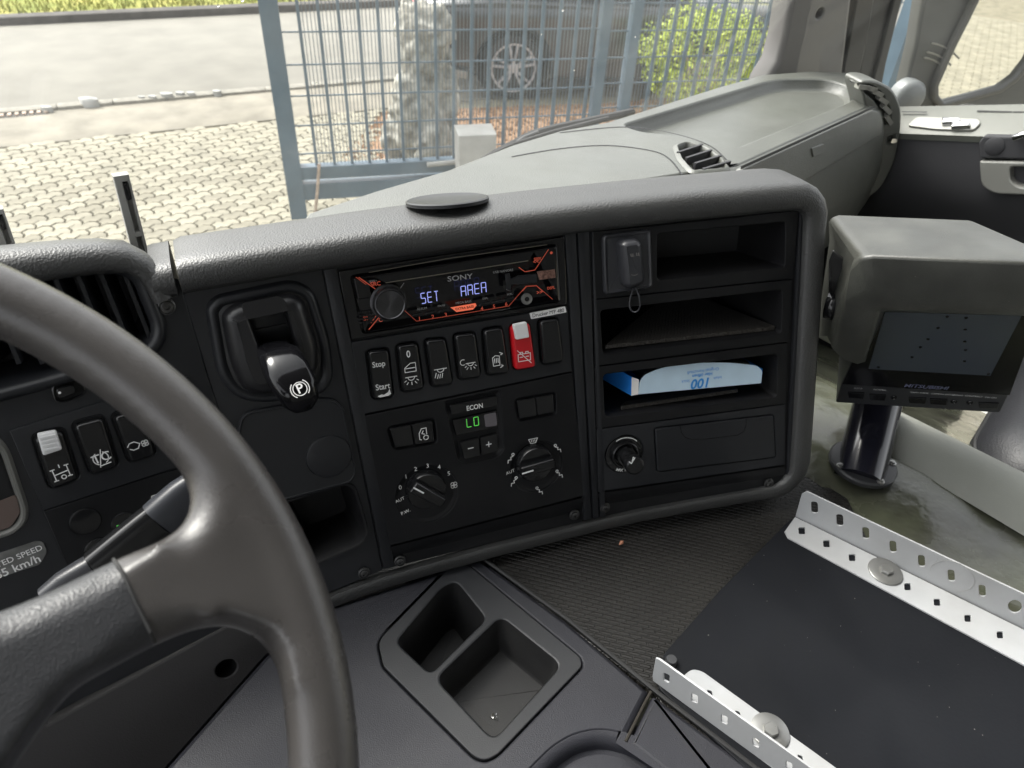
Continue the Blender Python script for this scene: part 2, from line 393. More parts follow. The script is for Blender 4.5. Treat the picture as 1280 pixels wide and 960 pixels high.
# ================================================================ CENTRE CONSOLE
con = thing('center_console', 'black centre console with grained curved pad along its top, facing the steering wheel', 'dashboard', FM.P(.1, -.3, -.1))
def padrow(F, x, y, prof, o=None, sc=1.0):
    """one cross-section; prof = (outward, w)"""
    p = F.px(x, y); oo = F.v if o is None else o
    return [p + oo*(a*sc) + F.n*w_ for a, w_ in prof]
topprof = [(-.001, -.006), (-.001, .006), (.003, .011), (.012, .0135), (.0205, .0125), (.0255, .008), (.0285, .001), (.031, -.010), (.0345, -.027), (.0375, -.042), (.039, -.053), (.0375, -.064), (.0, -.082), (-.06, -.095)]
sideprof = [(-.001, -.006), (-.001, .006), (.002, .0085), (.010, .0100), (.019, .0100), (.0235, .0065), (.0252, -.001), (.0257, -.012), (.026, -.03), (.026, -.042), (.026, -.055), (.026, -.075), (.026, -.10), (.026, -.14)]
botprof = [(-.001, -.006), (-.001, .0035), (.001, .0045), (.005, .0042), (.012, .0030), (.0145, .0015), (.0155, -.001), (.016, -.008), (.0165, -.03), (.0165, -.042), (.0165, -.055), (.0165, -.075), (.0165, -.10), (.0165, -.14)]
def mix(p, q, t): return [(a[0]*(1-t)+b_[0]*t, a[1]*(1-t)+b_[1]*t) for a, b_ in zip(p, q)]
def direc(F, du, dv): return (F.u*du + F.v*dv).normalized()
rows = []
L0 = FL; 
class FB:                                         # a blend of two facets, so the pad bends softly
    def __init__(s, A, B_, t, seam): s.A, s.B, s.t = A, B_, t; s.v = (A.v*(1-t)+B_.v*t).normalized(); s.n = (A.n*(1-t)+B_.n*t).normalized(); s.u = (A.u*(1-t)+B_.u*t).normalized()
    def px(s, x, y, w_=0): return s.A.px(x, y, w_)*(1-s.t)+s.B.px(x, y, w_)*s.t
for F, x, y, sc in [(FL,229,365,.95),(FL,240,362,1),(FL,300,352,1),(FL,360,342,1),(FB(FL,FM,.5,0),403,335,1),(FM,450,327,1),(FM,510,318,1),(FM,570,309.5,1.0),(FM,630,301,1.0),(FM,690,293,1.0),(FB(FM,FS,.5,0),738,287,1),(FS,790,281,1),(FS,850,274.5,1),(FS,910,268.5,1),(FS,960,263.5,1),(FS,985,261.5,1)]:
    rows.append(padrow(F, x, y, topprof, direc(F, -.35, 1) if x < 210 else direc(F, -.2, 1) if x < 218 else None, sc))
for k, (x, y) in enumerate([(993,261.5),(999,263.5),(1002.5,268),(1004,275)]):
    t = (k+1)/5; ang = R(90-90*t); rows.append(padrow(FS, x, y, mix(topprof, sideprof, t), direc(FS, math.cos(ang), math.sin(ang)), 1.08))
for x, y in [(1003.5,290),(1002,330),(998,400),(994,470),(990,540),(987.5,578)]: rows.append(padrow(FS, x, y, sideprof, direc(FS, 1, 0)))
for k, (x, y) in enumerate([(986.5,588),(984,594),(979,601),(970,607)]):
    t = (k+1)/5; ang = R(-90*t); rows.append(padrow(FS, x, y, mix(sideprof, botprof, t), direc(FS, math.cos(ang), math.sin(ang))))
for F, x, y in [(FS,930,615),(FS,860,627),(FS,800,638),(FB(FM,FS,.5,0),750,649),(FM,690,664),(FM,620,681),(FM,550,700),(FB(FL,FM,.5,0),480,720),(FL,440,734),(FL,405,748),(FL,370,764)]:
    rows.append(padrow(F, x, y, botprof, F.v*-1))
mb = MB(); rb = mb.grid([padrow(FL, x, y, topprof, None, .97) for x, y in [(196,373),(205,370.6),(215,368.4),(223,366.7)]]); mb.f.append(tuple(rb[0])); mb.f.append(tuple(rb[-1])); obj('pad_band', mb, M['pad'], con, sharp=60)
mb = MB(); rs = mb.grid(rows); mb.f.append(tuple(rs[0]))
obj('top_pad', mb, M['pad'], con, sharp=60)
# backing shells that carry the modules
mb = MB()
Lback = FL.poly([(228,366),(403,335),(479,714),(404,746),(360,762),(330,700)])
pocket = FL.poly([(350,632),(432,607),(441,611),(457,665),(450,678),(385,706)], .006)
slotpoly = FL.poly([(302,377),(345,368),(352,372),(369,428),(363,436),(326,442)], .003)
mb.plate(FL, Lback, [inset(slotpoly, -.004), inset(pocket, -.001)], -.008, -.0025)
obj('left_facet', mb, M['panel2'], con)
mb = MB()
mb.solid(FL, pocket, [(-.004, -.001), (-.003, .0015), (-.001, .001), (0, -.001), (.003, -.012), (.006, -.055), (.008, -.06)])
obj('pocket', mb, M['cavity'], con)
mb = MB(); mb.plate(FM, FM.poly([(403,335),(738,287),(749,648),(479,714)]), [FM.poly([(440,345),(700,302),(704,378),(446,418)])], -.01, -.003); obj('middle_facet', mb, M['panel'], con)
comp1 = FS.poly([(821,292),(981,277),(980,334),(821,350)], .005)
comp2 = FS.poly([(750,388),(977,361.6),(975.6,416),(753.4,442.6)], .005)
comp3 = FS.poly([(753.4,467.8),(971.4,442.5),(970,496),(756,521)], .006)
mb = MB(); mb.plate(FS, FS.poly([(738,287),(1004,260),(988,606),(749,648)]), [inset(c, -.0015) for c in (comp1, comp2, comp3)], -.01, -.003); obj('right_facet', mb, M['panel'], con)
# upright trim strips between the modules
def strip(F, q, m='panel2', w1=.0015): mb = MB(); mb.block(F, F.poly(q), -.004, w1, .0012, back=False); return obj('trim_strip', mb, M[m], con)
strip(FM, [(404,337),(420.5,334.5),(493,707),(480,711)])
strip(FM, [(705.5,292.5),(719,290),(739,648.5),(730,650)])
strip(FS, [(739,289),(742,288.6),(757,645),(750,646)])
strip(FS, [(999,262.5),(1003,262),(988.5,603),(983,604)])
strip(FM, [(721.5,290),(736,288),(748,646.5),(741.5,648)])
# rolled lower skirts with the screws
def skirt(F, q, m='panel'):
    mb = MB(); a, b_, c, d = [F.uv(*p) for p in q]; rws = []
    for t in [0, .15, .35, .6, .85, 1]:
        w_ = .0015 - .011*t**1.7
        rws.append([F.P(a[0]*(1-t)+d[0]*t, a[1]*(1-t)+d[1]*t, w_), F.P(b_[0]*(1-t)+c[0]*t, b_[1]*(1-t)+c[1]*t, w_)])
    mb.grid(rws); return obj('skirt', mb, M[m], con)
skirt(FM, [(484,684),(731,620.5),(737,649),(490,709)]); skirt(FS, [(747,616),(982,582),(981,604),(752,645)])
for F, x, y in [(FM,500,701),(FM,718,643.5),(FS,756,634.5),(FS,961,604),(FL,455,716)]: screw(F, x, y, con)
# round speaker cover lying on the pad
sp = FM.px(560, 312); FT = Frame(sp+FM.v*.0425+FM.n*-.050, FM.u, FM.n*-1+FM.v*.03)
u, v = FT.uv(559, 249)
mb = MB(); mb.lathe(FT, u, v, [(.041, -.003), (.041, .0), (.039, .0009), (.0375, .0004), (.0, .0005)], 40, cap=False); obj('speaker_cover', mb, M['panel2'], con)
# ---------------- left facet details: plate with the round cap
mb = MB(); pl = FL.poly([(299,540),(303,522),(312,516),(402,499.5),(418,501),(428,512),(444,590),(438,601),(352,624),(325,600)], .004)
mb.solid(FL, pl, [(-.002,-.003),(-.0015,.0012),(0,.0016),(.0006,.0004),(.0012,.0003)]); obj('cover_plate', mb, M['panel2'], con, label='smooth plate with a round blanking cap')
mb = MB(); u, v = FL.uv(411, 570); mb.lathe(FL, u, v, [(.0225,.0),(.0225,.0005),(.0215,.0022),(.02,.0026),(.0,.0026)], 40, cap=False); obj('round_cap', mb, M['panel2'], con)

# ================================================================ PARKING BRAKE VALVE
pb = thing('parking_brake_lever', 'glossy black parking brake lever with white P mark in a rounded surround', 'lever', FL.px(335, 430))
mb = MB()
so_ = FL.poly([(257,384),(270,370),(365,350),(392,362),(412,425),(417,472),(405,492),(330,504),(295,498),(272,470)], .02)
si_ = FL.poly([(277,392),(292,380),(362,366),(378,374),(396,430),(395,462),(380,478),(325,492),(303,484),(288,450)], .014)
mb.solid(FL, so_, [(-.001,-.003),(.001,.002),(.004,.0045),(.007,.004),(.010,.001)], cap=False)
obj('surround', mb, M['panel2'], pb, sharp=70)
mb = MB()
outer = si_; 
mb.solid(FL, si_, [(-.004,.0015),(-.001,.002),(.0005,.0065),(.003,.0105),(.007,.0132),(.012,.0142)], cap=False)
lo = inset(si_, .012)
mb.plate(FL, lo, [slotpoly], .010, .0142, .0005, hb=.0015)
mb.solid(FL, slotpoly, [(0,.013),(.0008,.004),(.0015,-.012)], cap=False)
obj('shroud', mb, M['shroud'], pb, sharp=60)
mb = MB(); g_ = FL.poly([(298,372),(352,362),(374,432),(320,446)], w=-.005); mb.block(FL, g_, -.012, -.009, .001)
for t_ in (.35, .6):
    A1 = FL.uv(303+22*t_, 372+70*t_, -.008); B1 = FL.uv(352+22*t_, 362+70*t_, -.008); mb.strokes(FL, [[A1, B1]], .002, -.0075, h=.002)
obj('gate_shutter', mb, M['panel2'], pb)
# handle: lofted from the slot out towards the driver
mb = MB(); hrows = []
base = [(335,440,.002,.011,.009),(342,442,.014,.0145,.011),(352,452,.03,.0185,.0135),(361,468,.044,.0192,.013),(370,484,.052,.0182,.0125),(376,500,.054,.0155,.0115),(378,509,.051,.009,.0065)]
for x, y, w_, a_, b_ in base:
    p = FL.px(x, y, w_)
    hrows.append((p, a_, b_))
hr = []
for i, (p, a_, b_) in enumerate(hrows):
    t = (hrows[min(i+1, len(hrows)-1)][0]-hrows[max(i-1, 0)][0]).normalized()
    s1 = FL.u - t*FL.u.dot(t); s1.normalize(); s2 = t.cross(s1)
    hr.append([p + s1*(a_*math.copysign(abs(math.cos(2*math.pi*k/28))**.6, math.cos(2*math.pi*k/28))) + s2*(b_*math.copysign(abs(math.sin(2*math.pi*k/28))**.6, math.sin(2*math.pi*k/28))) for k in range(28)])
rs = mb.grid(hr, True); mb.f.append(tuple(rs[0])); mb.f.append(tuple(rs[-1]))
hd = obj('handle', mb, M['lever'], pb, sharp=70)
# P mark laid on the broad face of the handle
t = (hrows[5][0]-hrows[3][0]).normalized(); s1 = (FL.u-t*FL.u.dot(t)).normalized(); nn = s1.cross(-t)
if nn.dot(CAM-hrows[4][0]) < 0: nn = -nn
FP = Frame(hrows[4][0]+nn*.0128, s1, -t)
mb = MB(); u, v = FP.uv(375, 486)
mb.strokes(FP, [[(u+a_, v+b_) for a_, b_ in arc(0,0,.0058,0,360,24)], [(u+a_, v+b_) for a_, b_ in arc(0,0,.0078,-50,50,8)], [(u+a_, v+b_) for a_, b_ in arc(0,0,.0078,130,230,8)]], .0008, .0)
text_mb(mb, FP, 'P', u, v, .009, .0002, bold=.02); obj('parking_symbol', mb, M['white'], hd, smooth=False)

# ================================================================ RADIO
rad = thing('car_radio', 'black single slot car radio reading SET AREA, with orange accent lines', 'car radio', FM.px(570, 375))
mb = MB(); ro = FM.poly([(423,338.5),(705,295.5),(708,380),(439,424)], .003)
ri = FM.poly([(438,344.5),(694,304.5),(699,376.5),(453,417)], .004)
mb.plate(FM, ro, [ri], -.003, .0012, .0006, hb=.0008); mb.solid(FM, ri, [(0,.001),(.0005,-.006)], cap=True); obj('bezel', mb, M['gloss'], rad)
mb = MB(); rf = inset(ri, .0016)
def rpx(x, y, w_=.006): return FM.uv(420+x/8, 300+y/8, w_)    # left half close-up
def rp2(x, y, w_=.006): return FM.uv(560+x/8, 290+y/8, w_)
slot = [rpx(395,365), rp2(850,210), rp2(800,285), rpx(510,425), rpx(450,400)]
mb.plate(FM, rf, [slot], -.006, .006, .0015, hb=.0006, depth=.006, taper=.001); obj('faceplate', mb, M['gloss'], rad)
mb = MB(); mb.strokes(FM, [[rpx(330,325,.0064), rp2(0,265,.0064), rp2(990,128,.0064)]], .0006, .0064); mb.strokes(FM, [[rpx(500,428,.0064), rp2(800,288,.0064)]], .0009, .0064)
obj('slot_edge', mb, mat('dusty_edge', (.09,.08,.06), .6), rad, smooth=False)
ku, kv = FM.uv(486.5, 379, .012)
mb = MB(); mb.lathe(FM, ku, kv, [(.0175,.005),(.0172,.008),(.0155,.0085),(.015,.0165),(.0142,.0178),(.0135,.018),(.0128,.0174),(.0,.0172)], 48, cap=False); kob = obj('volume_knob', mb, M['knob'], rad)
km = Matrix((FM.u, FM.v, FM.n)).transposed().to_4x4(); kc = FM.P(ku, kv, .01) - Vector(rad.location)
kob.data.transform(km.inverted() @ Matrix.Translation(-kc)); kob.matrix_basis = Matrix.Translation(kc) @ km
K = M['knob'].node_tree; tcn = K.nodes.new('ShaderNodeTexCoord')
b = K.nodes['Principled BSDF']; b.inputs['Anisotropic'].default_value = .85; tg = K.nodes.new('ShaderNodeTangent'); tg.direction_type = 'RADIAL'; tg.axis = 'Z'; K.links.new(tg.outputs[0], b.inputs['Tangent'])
mb = MB(); W6 = .0064
mb.strokes(FM, [[rpx(230,375,W6), rpx(420,508,W6)], [rpx(330,895,W6), rpx(440,762,W6)]], .0008, W6)
mb.strokes(FM, [[rpx(350,830,W6), rpx(415,740,W6)], [rpx(200,372,W6), rpx(300,445,W6)]], .0005, W6)
mb.strokes(FM, [[rpx(680,700,W6), rpx(805,812,W6), rp2(0,842,W6), rp2(610,740,W6), rp2(780,542,W6), rp2(885,535,W6), rp2(1045,672,W6)]], .0004, W6)
mb.strokes(FM, [[rp2(710,355,W6), rp2(770,398,W6), rp2(870,380,W6), rp2(1005,175,W6)]], .0006, W6)
mb.strokes(FM, [[rp2(745,590,W6), rp2(785,543,W6), rp2(885,537,W6), rp2(950,595,W6)]], .0008, W6)
eb = [rp2(25,755,W6), rp2(275,712,W6), rp2(285,735,W6), rp2(250,775,W6), rp2(85,800,W6)]; m_eb = MB(); m_eb.solid(FM, eb, [(0,W6-.0003),(0,W6)]); obj('bass_button', m_eb, mat('bright_orange', (.85,.16,.08), .4, emit=(1,.2,.1), estr=.1), rad)
for x, y, s, f in [(835,790,'1',rpx),(968,770,'2',rpx),(1098,750,'3',rpx),(340,768,'4',rp2),(460,745,'5',rp2),(582,722,'6',rp2),(395,440,'SRC',rpx),(318,645,'Q',rpx),(295,785,'BI',rpx),(445,800,'C',rpx),(880,298,'<<',rp2),(897,270,'SEEK',rp2),(1030,560,'DSPL',rp2),(915,605,'>>',rp2)]:
    u, v = f(x, y, W6); text_mb(mb, FM, s, u, v, .0042 if len(s) < 4 else .003, W6+.0001, bold=.02)
u, v = rp2(1033, 208, W6); mb.lathe(FM, u, v, [(.0014,W6-.0003),(.0014,W6+.0002)], 12)
tag(obj('orange_marking', mb, M['orange'], rad, smooth=False), kind='stuff')
mb = MB(); u, v = rp2(165, 758, W6); text_mb(mb, FM, 'EXTRA BASS', u, v, .0026, W6+.0004, bold=.02, rot=1); obj('extra_bass_lettering', mb, M['gloss'], rad, smooth=False)
SEG = {'S': 'acdfg', 'E': 'adefg', 'T': 'ahi', 'A': 'abcefg', 'R': 'abefgk', 'L': 'def', 'O': 'abcdef'}
def seg7(mb, F, ch, u, v, w_, h, wd, z):
    x0, x1, y0, y1, ym = u-w_/2, u+w_/2, v-h/2, v+h/2, v; g = wd*.55; xm = u
    S_ = {'a': [(x0+g,y1),(x1-g,y1)], 'b': [(x1,y1-g),(x1,ym+g)], 'c': [(x1,ym-g),(x1,y0+g)], 'd': [(x0+g,y0),(x1-g,y0)], 'e': [(x0,ym-g),(x0,y0+g)], 'f': [(x0,y1-g),(x0,ym+g)], 'g': [(x0+g,ym),(x1-g,ym)], 'h': [(xm,y1-g),(xm,ym+g)], 'i': [(xm,ym-g),(xm,y0+g)], 'k': [(x1,ym-g),(x1,y0+g)]}
    for c in SEG[ch]: mb.strokes(F, [S_[c]], wd, z)
mb = MB()
for ch, x, y, f in [('S',873,583,rpx),('E',938,572,rpx),('T',1005,563,rpx),('A',155,592,rp2),('R',222,580,rp2),('E',290,567,rp2),('A',357,556,rp2)]:
    u, v = f(x, y, W6); seg7(mb, FM, ch, u, v, .0046 if f is rp2 else .004, .0098, .0007, W6)
tag(obj('display_text', mb, M['digit'], rad, smooth=False), kind='stuff')
mb = MB()
u, v = rp2(120, 458, W6); text_mb(mb, FM, 'SONY', u, v, .0054, W6, sx=1.35, bold=.012)
for s, x, y, z, f in [('USB NANORE',552,392,.0026,rp2),('PTY',268,655,.0035,rpx),('SEEK+',370,412,.0022,rpx),('ALBUM',860,688,.0024,rpx),('PAUSE',1055,657,.002,rpx),('MEGA BASS',155,703,.0024,rp2),('DSPL',372,665,.002,rp2),('SCRL',618,622,.002,rp2)]:
    u, v = f(x, y, W6); text_mb(mb, FM, s, u, v, z, W6)
mb.strokes(FM, [[rpx(640,490,W6), rpx(680,430,W6)], [rp2(585,575,W6), rp2(625,592,W6)]], .0004, W6)
tag(obj('grey_lettering', mb, M['grey_print'], rad, smooth=False), kind='stuff')
for x, y, f in [(812,745,rpx),(945,725,rpx),(1075,705,rpx),(365,715,rp2),(485,692,rp2),(605,670,rp2)]:
    u, v = f(x, y, .0062); q = [(u-.006,v-.0017),(u+.006,v-.0008),(u+.0045,v+.0019),(u-.0045,v+.001)]; mb = MB(); mb.block(FM, rpoly(q,.001,3), .0055, .0074, .0006); obj('preset_button', mb, M['button'], rad)
mb = MB(); q = [rpx(205,590), rpx(370,565), rpx(385,690), rpx(235,705)]; mb.block(FM, rpoly(q,.001,3), .0055, .0075, .0006); obj('browse_button', mb, M['button'], rad)
mb = MB(); q = [rp2(570,420), rp2(612,410), rp2(622,470), rp2(700,435), rp2(880,418), rp2(885,500), rp2(700,520), rp2(628,520), rp2(622,590), rp2(588,575)]; mb.block(FM, q, .0055, .0082, .0008); obj('usb_door', mb, M['panel2'], rad)
mb = MB(); q = [rp2(888,395), rp2(1065,372), rp2(1075,455), rp2(912,478)]; mb.block(FM, q, .0055, .0072, .0004); obj('usb_port', mb, mat('usb_metal', (.3,.17,.14), .3, metal=.7, dust=.5, var=.5, vscale=300), rad)
mb = MB(); u, v = rp2(785, 668); mb.lathe(FM, u, v, [(.0058,.0055),(.0056,.0078),(.0046,.008),(.0042,.0072),(.002,.0072),(.0018,.0062)], 24); ax = obj('aux_socket', mb, M['zinc'], rad); mb = MB(); mb.lathe(FM, u, v, [(.0024,.0062),(.0024,.0076)], 16); obj('socket_hole', mb, M['gloss'], ax)
mb = MB()
for i in range(5):
    for j in range(4):
        x = 235+i*34+(j % 2)*12; y = 725+j*34-i*5
        if x+ (y-720)*.6 < 420: u, v = rpx(x, y); mb.block(FM, [(u-.0016,v-.0009),(u+.0013,v-.0012),(u+.0016,v+.0009),(u-.0013,v+.0012)], .0055, .0072, .0005)
tag(obj('grip_dimples', mb, M['button'], rad), kind='stuff')

# ================================================================ SWITCH PANEL
swp = thing('switch_panel', 'row of seven rocker switches under the car radio, one of them red', 'switch panel', FM.px(575, 450))
sq = [[(458.6,439),(484.8,435.8),(491.4,496),(466.3,499.2)],[(495.8,431.4),(521,428),(529.7,485),(502.3,489.4)],[(530.8,424.8),(556,422.7),(565.8,479.5),(539.5,482.8)],[(566.9,418.3),(593.1,415.4),(600.8,470.8),(573.4,474)],[(603,412.4),(627,408.4),(635.8,465.3),(608.5,468.6)],[(637.5,407.3),(661,403),(668.6,457.7),(642.4,462)],[(673,400.8),(697,397.5),(703.6,451),(677.4,455.5)]]
holes = [inset(FM.poly(q, .005, w=.002), -.0012) for q in sq]
mb = MB(); mb.plate(FM, FM.poly([(439,428),(708.5,383.5),(714,463.5),(454,517)]), holes, -.003, .001, .0005, hb=.0012, depth=.007, taper=.0005); obj('switch_bezel', mb, M['panel2'], swp)
slabels = ['rocker printed Stop and Start','rocker with a zero, a door and a lamp','rocker with spotlight symbol','rocker with moon and lamp symbol','rocker with seat heating symbol','red battery cut-off rocker with white slider','plain rocker without symbol']
W5 = .0062
def rocker(F, q, m, parent, label, tilt=.0004, name='rocker_switch', h=.0062):
    pl = F.poly(q, .005, w=.002); vs = [p[1] for p in pl]; vm = (min(vs)+max(vs))/2; hv = (max(vs)-min(vs))/2
    mb = MB(); mb.solid(F, pl, [(0,-.004),(0,h-.003),(.0005,h-.0015),(.0014,h-.0004),(.0026,h)], fn=lambda a_, b_: tilt*((b_-vm)/hv)**2)
    return obj(name, mb, m, parent, label=label, sharp=60)
sw = []
for i, q in enumerate(sq): sw.append(rocker(FM, q, M['red'] if i == 5 else M['button'], swp, slabels[i]))
lettering(FM, [('Stop',473.5,455.5,.0062,{'bold':.015,'sx':.85}),('Start',478.5,483.5,.0066,{'bold':.015,'sx':.85})], M['white'], sw[0], w_=W5+.0008)
mb = MB(); u, v = FM.uv(480,492.5,W5+.0012); mb.solid(FM, [(u-.006,v-.0015),(u-.002,v-.0003),(u,v-.0012),(u+.004,v+.0006),(u+.006,v+.004),(u+.0068,v-.001),(u+.004,v-.0024),(u-.004,v-.0028)], [(0,W5),(0,W5+.0014)]); obj('scuff', mb, M['white'], sw[0])
lettering(FM, [('0',510.5,443,.0075,{'bold':.02,'sx':.85})], M['white'], sw[1], w_=W5+.0008, name='zero_mark')
lamp = [[(-1.1,.6),(1.1,.6)],arc(0,.6,.65,180,360,8),[(-1,0),(-1.35,-.25)],[(-.65,-.4),(-.95,-.8)],[(0,-.4),(0,-.95)],[(.65,-.4),(.95,-.8)],[(1,0),(1.35,-.25)]]
icon(FM, 514.5, 475, .0052, lamp, M['white'], sw[1], W5+.0008, name='lamp_symbol')
icon(FM, 512.8, 459.5, .0055, [[(-1,-.8),(1,-.8),(1,.8),(.1,.8),(-1,0),(-1,-.8)],[(-1,-.1),(1,-.1)]], M['white'], sw[1], W5+.0005, name='door_symbol')
icon(FM, 551, 465, .0052, [[(-1.2,.6),(1.2,.6)],arc(0,.6,.65,180,360,8),[(-.9,-.1),(-1.2,-1)],[(-.5,-.4),(-.75,-1.2)],[(-.1,-.4),(-.3,-1.2)],[(.35,-.3),(.15,-1.2)]], M['white'], sw[2], W5+.0006)
icon(FM, 588.5, 457, .0045, lamp+[arc(-1.7,1,.65,60,300,8)], M['white'], sw[3], W5+.0006)
icon(FM, 621.5, 451, .0052, [[(-.8,-1),(-.9,.7),(-.3,1.1),(.5,.9),(.5,-1),(-.8,-1)],[(-.5,-.4),(-.5,.5)],[(-.15,-.4),(-.15,.5)],[(.2,-.4),(.2,.5)],[(.8,1.1),(1.2,1.3),(.6,1.6)],[(.8,-1),(1.2,-1.2),(.6,-1.5)]], M['white'], sw[4], W5+.0006)
icon(FM, 655.5, 446, .0055, [[(-1.2,-.8),(1.2,-.8),(1.2,.6),(-1.2,.6),(-1.2,-.8)],[(-.8,.6),(-.8,.95),(-.3,.95),(-.3,.6)],[(.3,.6),(.3,.95),(.8,.95),(.8,.6)],[(-1.3,1.4),(1.3,-1.4)],[(.3,0),(.9,0)],[(-.9,0),(-.3,0)]], M['white'], sw[5], W5+.0006)
mb = MB()
for i, (x, y) in enumerate([(584,443),(619,436),(655,433),(687,424)]): 
    u, v = FM.uv(x, y, W5); mb.strokes(FM, [[(u-.002,v),(u-.0005,v)],[(u+.0005,v),(u+.002,v)]], .0009, W5+.0002)
tag(obj('tell_tale_marks', mb, M['grey_print'], swp), kind='stuff')
mb = MB(); gv = MB(); sp_ = FM.poly([(641.5,406),(658.5,402.5),(662,422),(645,425)], .0018, w=.009); mb.block(FM, sp_, .005, .0095, .0012)
for k in range(4):
    t = .2+.2*k; A_ = FM.uv(643.3+.8*k+.6,407.5+k*4,.0096); B_ = FM.uv(657.5+.8*k,404.6+k*4,.0096); gv.strokes(FM, [[A_, B_]], .0008, .0099)
sl_ = obj('white_slider', mb, M['whiteplastic'], sw[5])
mb = MB(); st_ = FM.poly([(662,391.5),(706.5,383),(708.5,390.5),(664,399)], .001, w=.0016); mb.block(FM, st_, .001, .0016, .0002); stk = obj('label_sticker', mb, M['white'], swp, label='white sticker reading Drucker MIP 480')
lettering(FM, [('Drucker M\'P 480',685.3,391.2,.0043,{'rot':1.5,'sx':.9})], M['gloss'], stk, w_=.0018)

# ================================================================ CLIMATE PANEL
cp = thing('climate_panel', 'black heater control panel with two round dials and green LO display', 'control panel', FM.px(605, 580))
bl = FM.poly([(486,535),(541,524.5),(544,552),(493.5,560.5)], .004); br_ = FM.poly([(645,500),(692,492),(693,516),(649,524.5)], .003)
trap = FM.poly([(556,502),(625,487.5),(629,562),(622,570),(582,579.5),(572,575)], .004)
d1 = FM.uv(533.6,614.8); d2 = FM.uv(670.6,581)
mb = MB(); mb.plate(FM, FM.poly([(455,519.5),(714.5,465.5),(730.5,619),(484,682.5)]), [inset(bl,-.0015), inset(br_,-.0015), trap, circ(d1[0],d1[1]-.003,.033,40), circ(d2[0],d2[1]-.002,.03,40)], -.003, .0012, .0008, hb=.0014, depth=[.004,.004,.003,.0022,.0022], taper=.004)
obj('control_plate', mb, M['panel'], cp)
def btn(F, q, m, parent, name, h=.003, r=.002, label=None, w0=-.004, b_=.0008):
    mb = MB(); mb.block(F, F.poly(q, r, w=h), w0, h, b_, back=False); return obj(name, mb, m, parent, label=label)
btn(FM, [(487,536),(513.3,530.8),(517.6,556.6),(494,560)], M['button'], cp, 'push_button', label='plain push button left of the cab heater button')
rb_ = btn(FM, [(514.3,530.6),(540.5,525.5),(543,552.2),(518.6,556.4)], M['button'], cp, 'push_button', label='push button with cab symbol')
icon(FM, 529.5, 543, .0055, [[(-.5,-1),(-.8,-.9),(-.8,.3),(-.3,1.2),(.6,1.2),(.6,0)],arc(.4,-.7,.45,0,360,10),[(0,.7),(-.3,.2),(.2,0)]], M['white'], rb_, .0034, wd=.0008)
btn(FM, [(646,501),(668.5,497),(671,520),(649.5,524)], M['button'], cp, 'push_button', label='left one of the two plain upper right push buttons'); btn(FM, [(669.8,496.8),(691.5,493),(692.5,515.5),(672,519.6)], M['button'], cp, 'push_button', label='right one of the two plain upper right push buttons')
e = btn(FM, [(562,507),(621,495),(622,507.5),(564.5,519)], M['button'], cp, 'econ_button', label='button printed ECON')
lettering(FM, [('ECON',593.5,509,.0058,{'bold':.02,'sx':.85,'rot':.5})], M['white'], e, w_=.0034)
dsp = btn(FM, [(565.5,525),(622,512.5),(623,534.5),(570,545)], M['gloss'], cp, 'display_window', h=.0015)
mb = MB(); 
for ch, x in (('L',586.3),('O',595.3)): u, v = FM.uv(x,528.5-(x-586)*.2,.0018); seg7(mb, FM, ch, u, v, .0048, .0095, .0008, .0019)
obj('display_digits', mb, M['green'], dsp, smooth=False)
mb = MB(); mb.block(FM, FM.poly([(605,518.5),(620,515.5),(621.5,532),(607,534)], .002, w=.0018), .001, .0021, .0003); obj('sensor_window', mb, mat('sensor', (.12,.11,.12), .15), dsp)
mi = btn(FM, [(575,553.5),(599,547.5),(600.5,570),(580.5,574.5)], M['button'], cp, 'minus_button'); pi_ = btn(FM, [(600.4,547.2),(622,542),(623,564),(602,569.6)], M['button'], cp, 'plus_button')
icon(FM, 588.5, 560.3, .0028, [[(-1,0),(1,0)]], M['white'], mi, .0034, wd=.0009); icon(FM, 611, 555.5, .0028, [[(-1,0),(1,0)],[(0,-1),(0,1)]], M['white'], pi_, .0034, wd=.0009)
def dial(F, x, y, r, ang, parent, label):
    u, v = F.uv(x, y, .012); mb = MB()
    mb.lathe(F, u, v, [(r,-.002),(r*.99,.006),(r*.95,.009),(r*.9,.0105),(r*.0,.0108)], 48, cap=False)
    kn = obj('dial_knob', mb, M['button'], parent, label=label, sharp=50)
    c_, s_ = math.cos(R(ang)), math.sin(R(ang)); mb = MB()
    def q(a_, b_): return (u+c_*a_-s_*b_, v+s_*a_+c_*b_)
    mb.solid(F, rpoly([q(-r*.97,-r*.34), q(r*.9,-r*.3), q(r*.97,0), q(r*.9,r*.3), q(-r*.97,r*.34)], .002, 3), [(0,.006),(.0003,.016),(.001,.0185),(.0022,.0195)])
    g = obj('grip_bar', mb, M['button'], kn, sharp=60)
    mb = MB(); mb.strokes(F, [[q(-r*.92,0), q(-r*.35,0)]], .0016, .0199); obj('white_pointer', mb, M['white'], kn, smooth=False)
    return u, v
u1 = dial(FM, 534.5, 616, .0215, -42, cp, 'fan speed knob'); u2 = dial(FM, 671, 582, .0212, 5, cp, 'air direction knob')
lettering(FM, [('0',500.3,609.5,.0052),('1',507.5,596,.0052),('2',519.5,586.5,.0052),('3',534.5,582.5,.0052),('4',549,584,.0052),('5',561,592,.0052),('AUT',500,625,.004,{'rot':15}),('P.W.',507,640,.004,{'rot':15,'bold':.02}),('AUT',638,590,.004,{'rot':12})], M['white'], cp, w_=.0016)
fan = [arc(.45*math.cos(R(q)), .45*math.sin(R(q)), .42, 0, 360, 10) for q in (45,135,225,315)]
icon(FM, 567.5, 606.5, .0045, fan, M['white'], cp, .0016, wd=.0006)
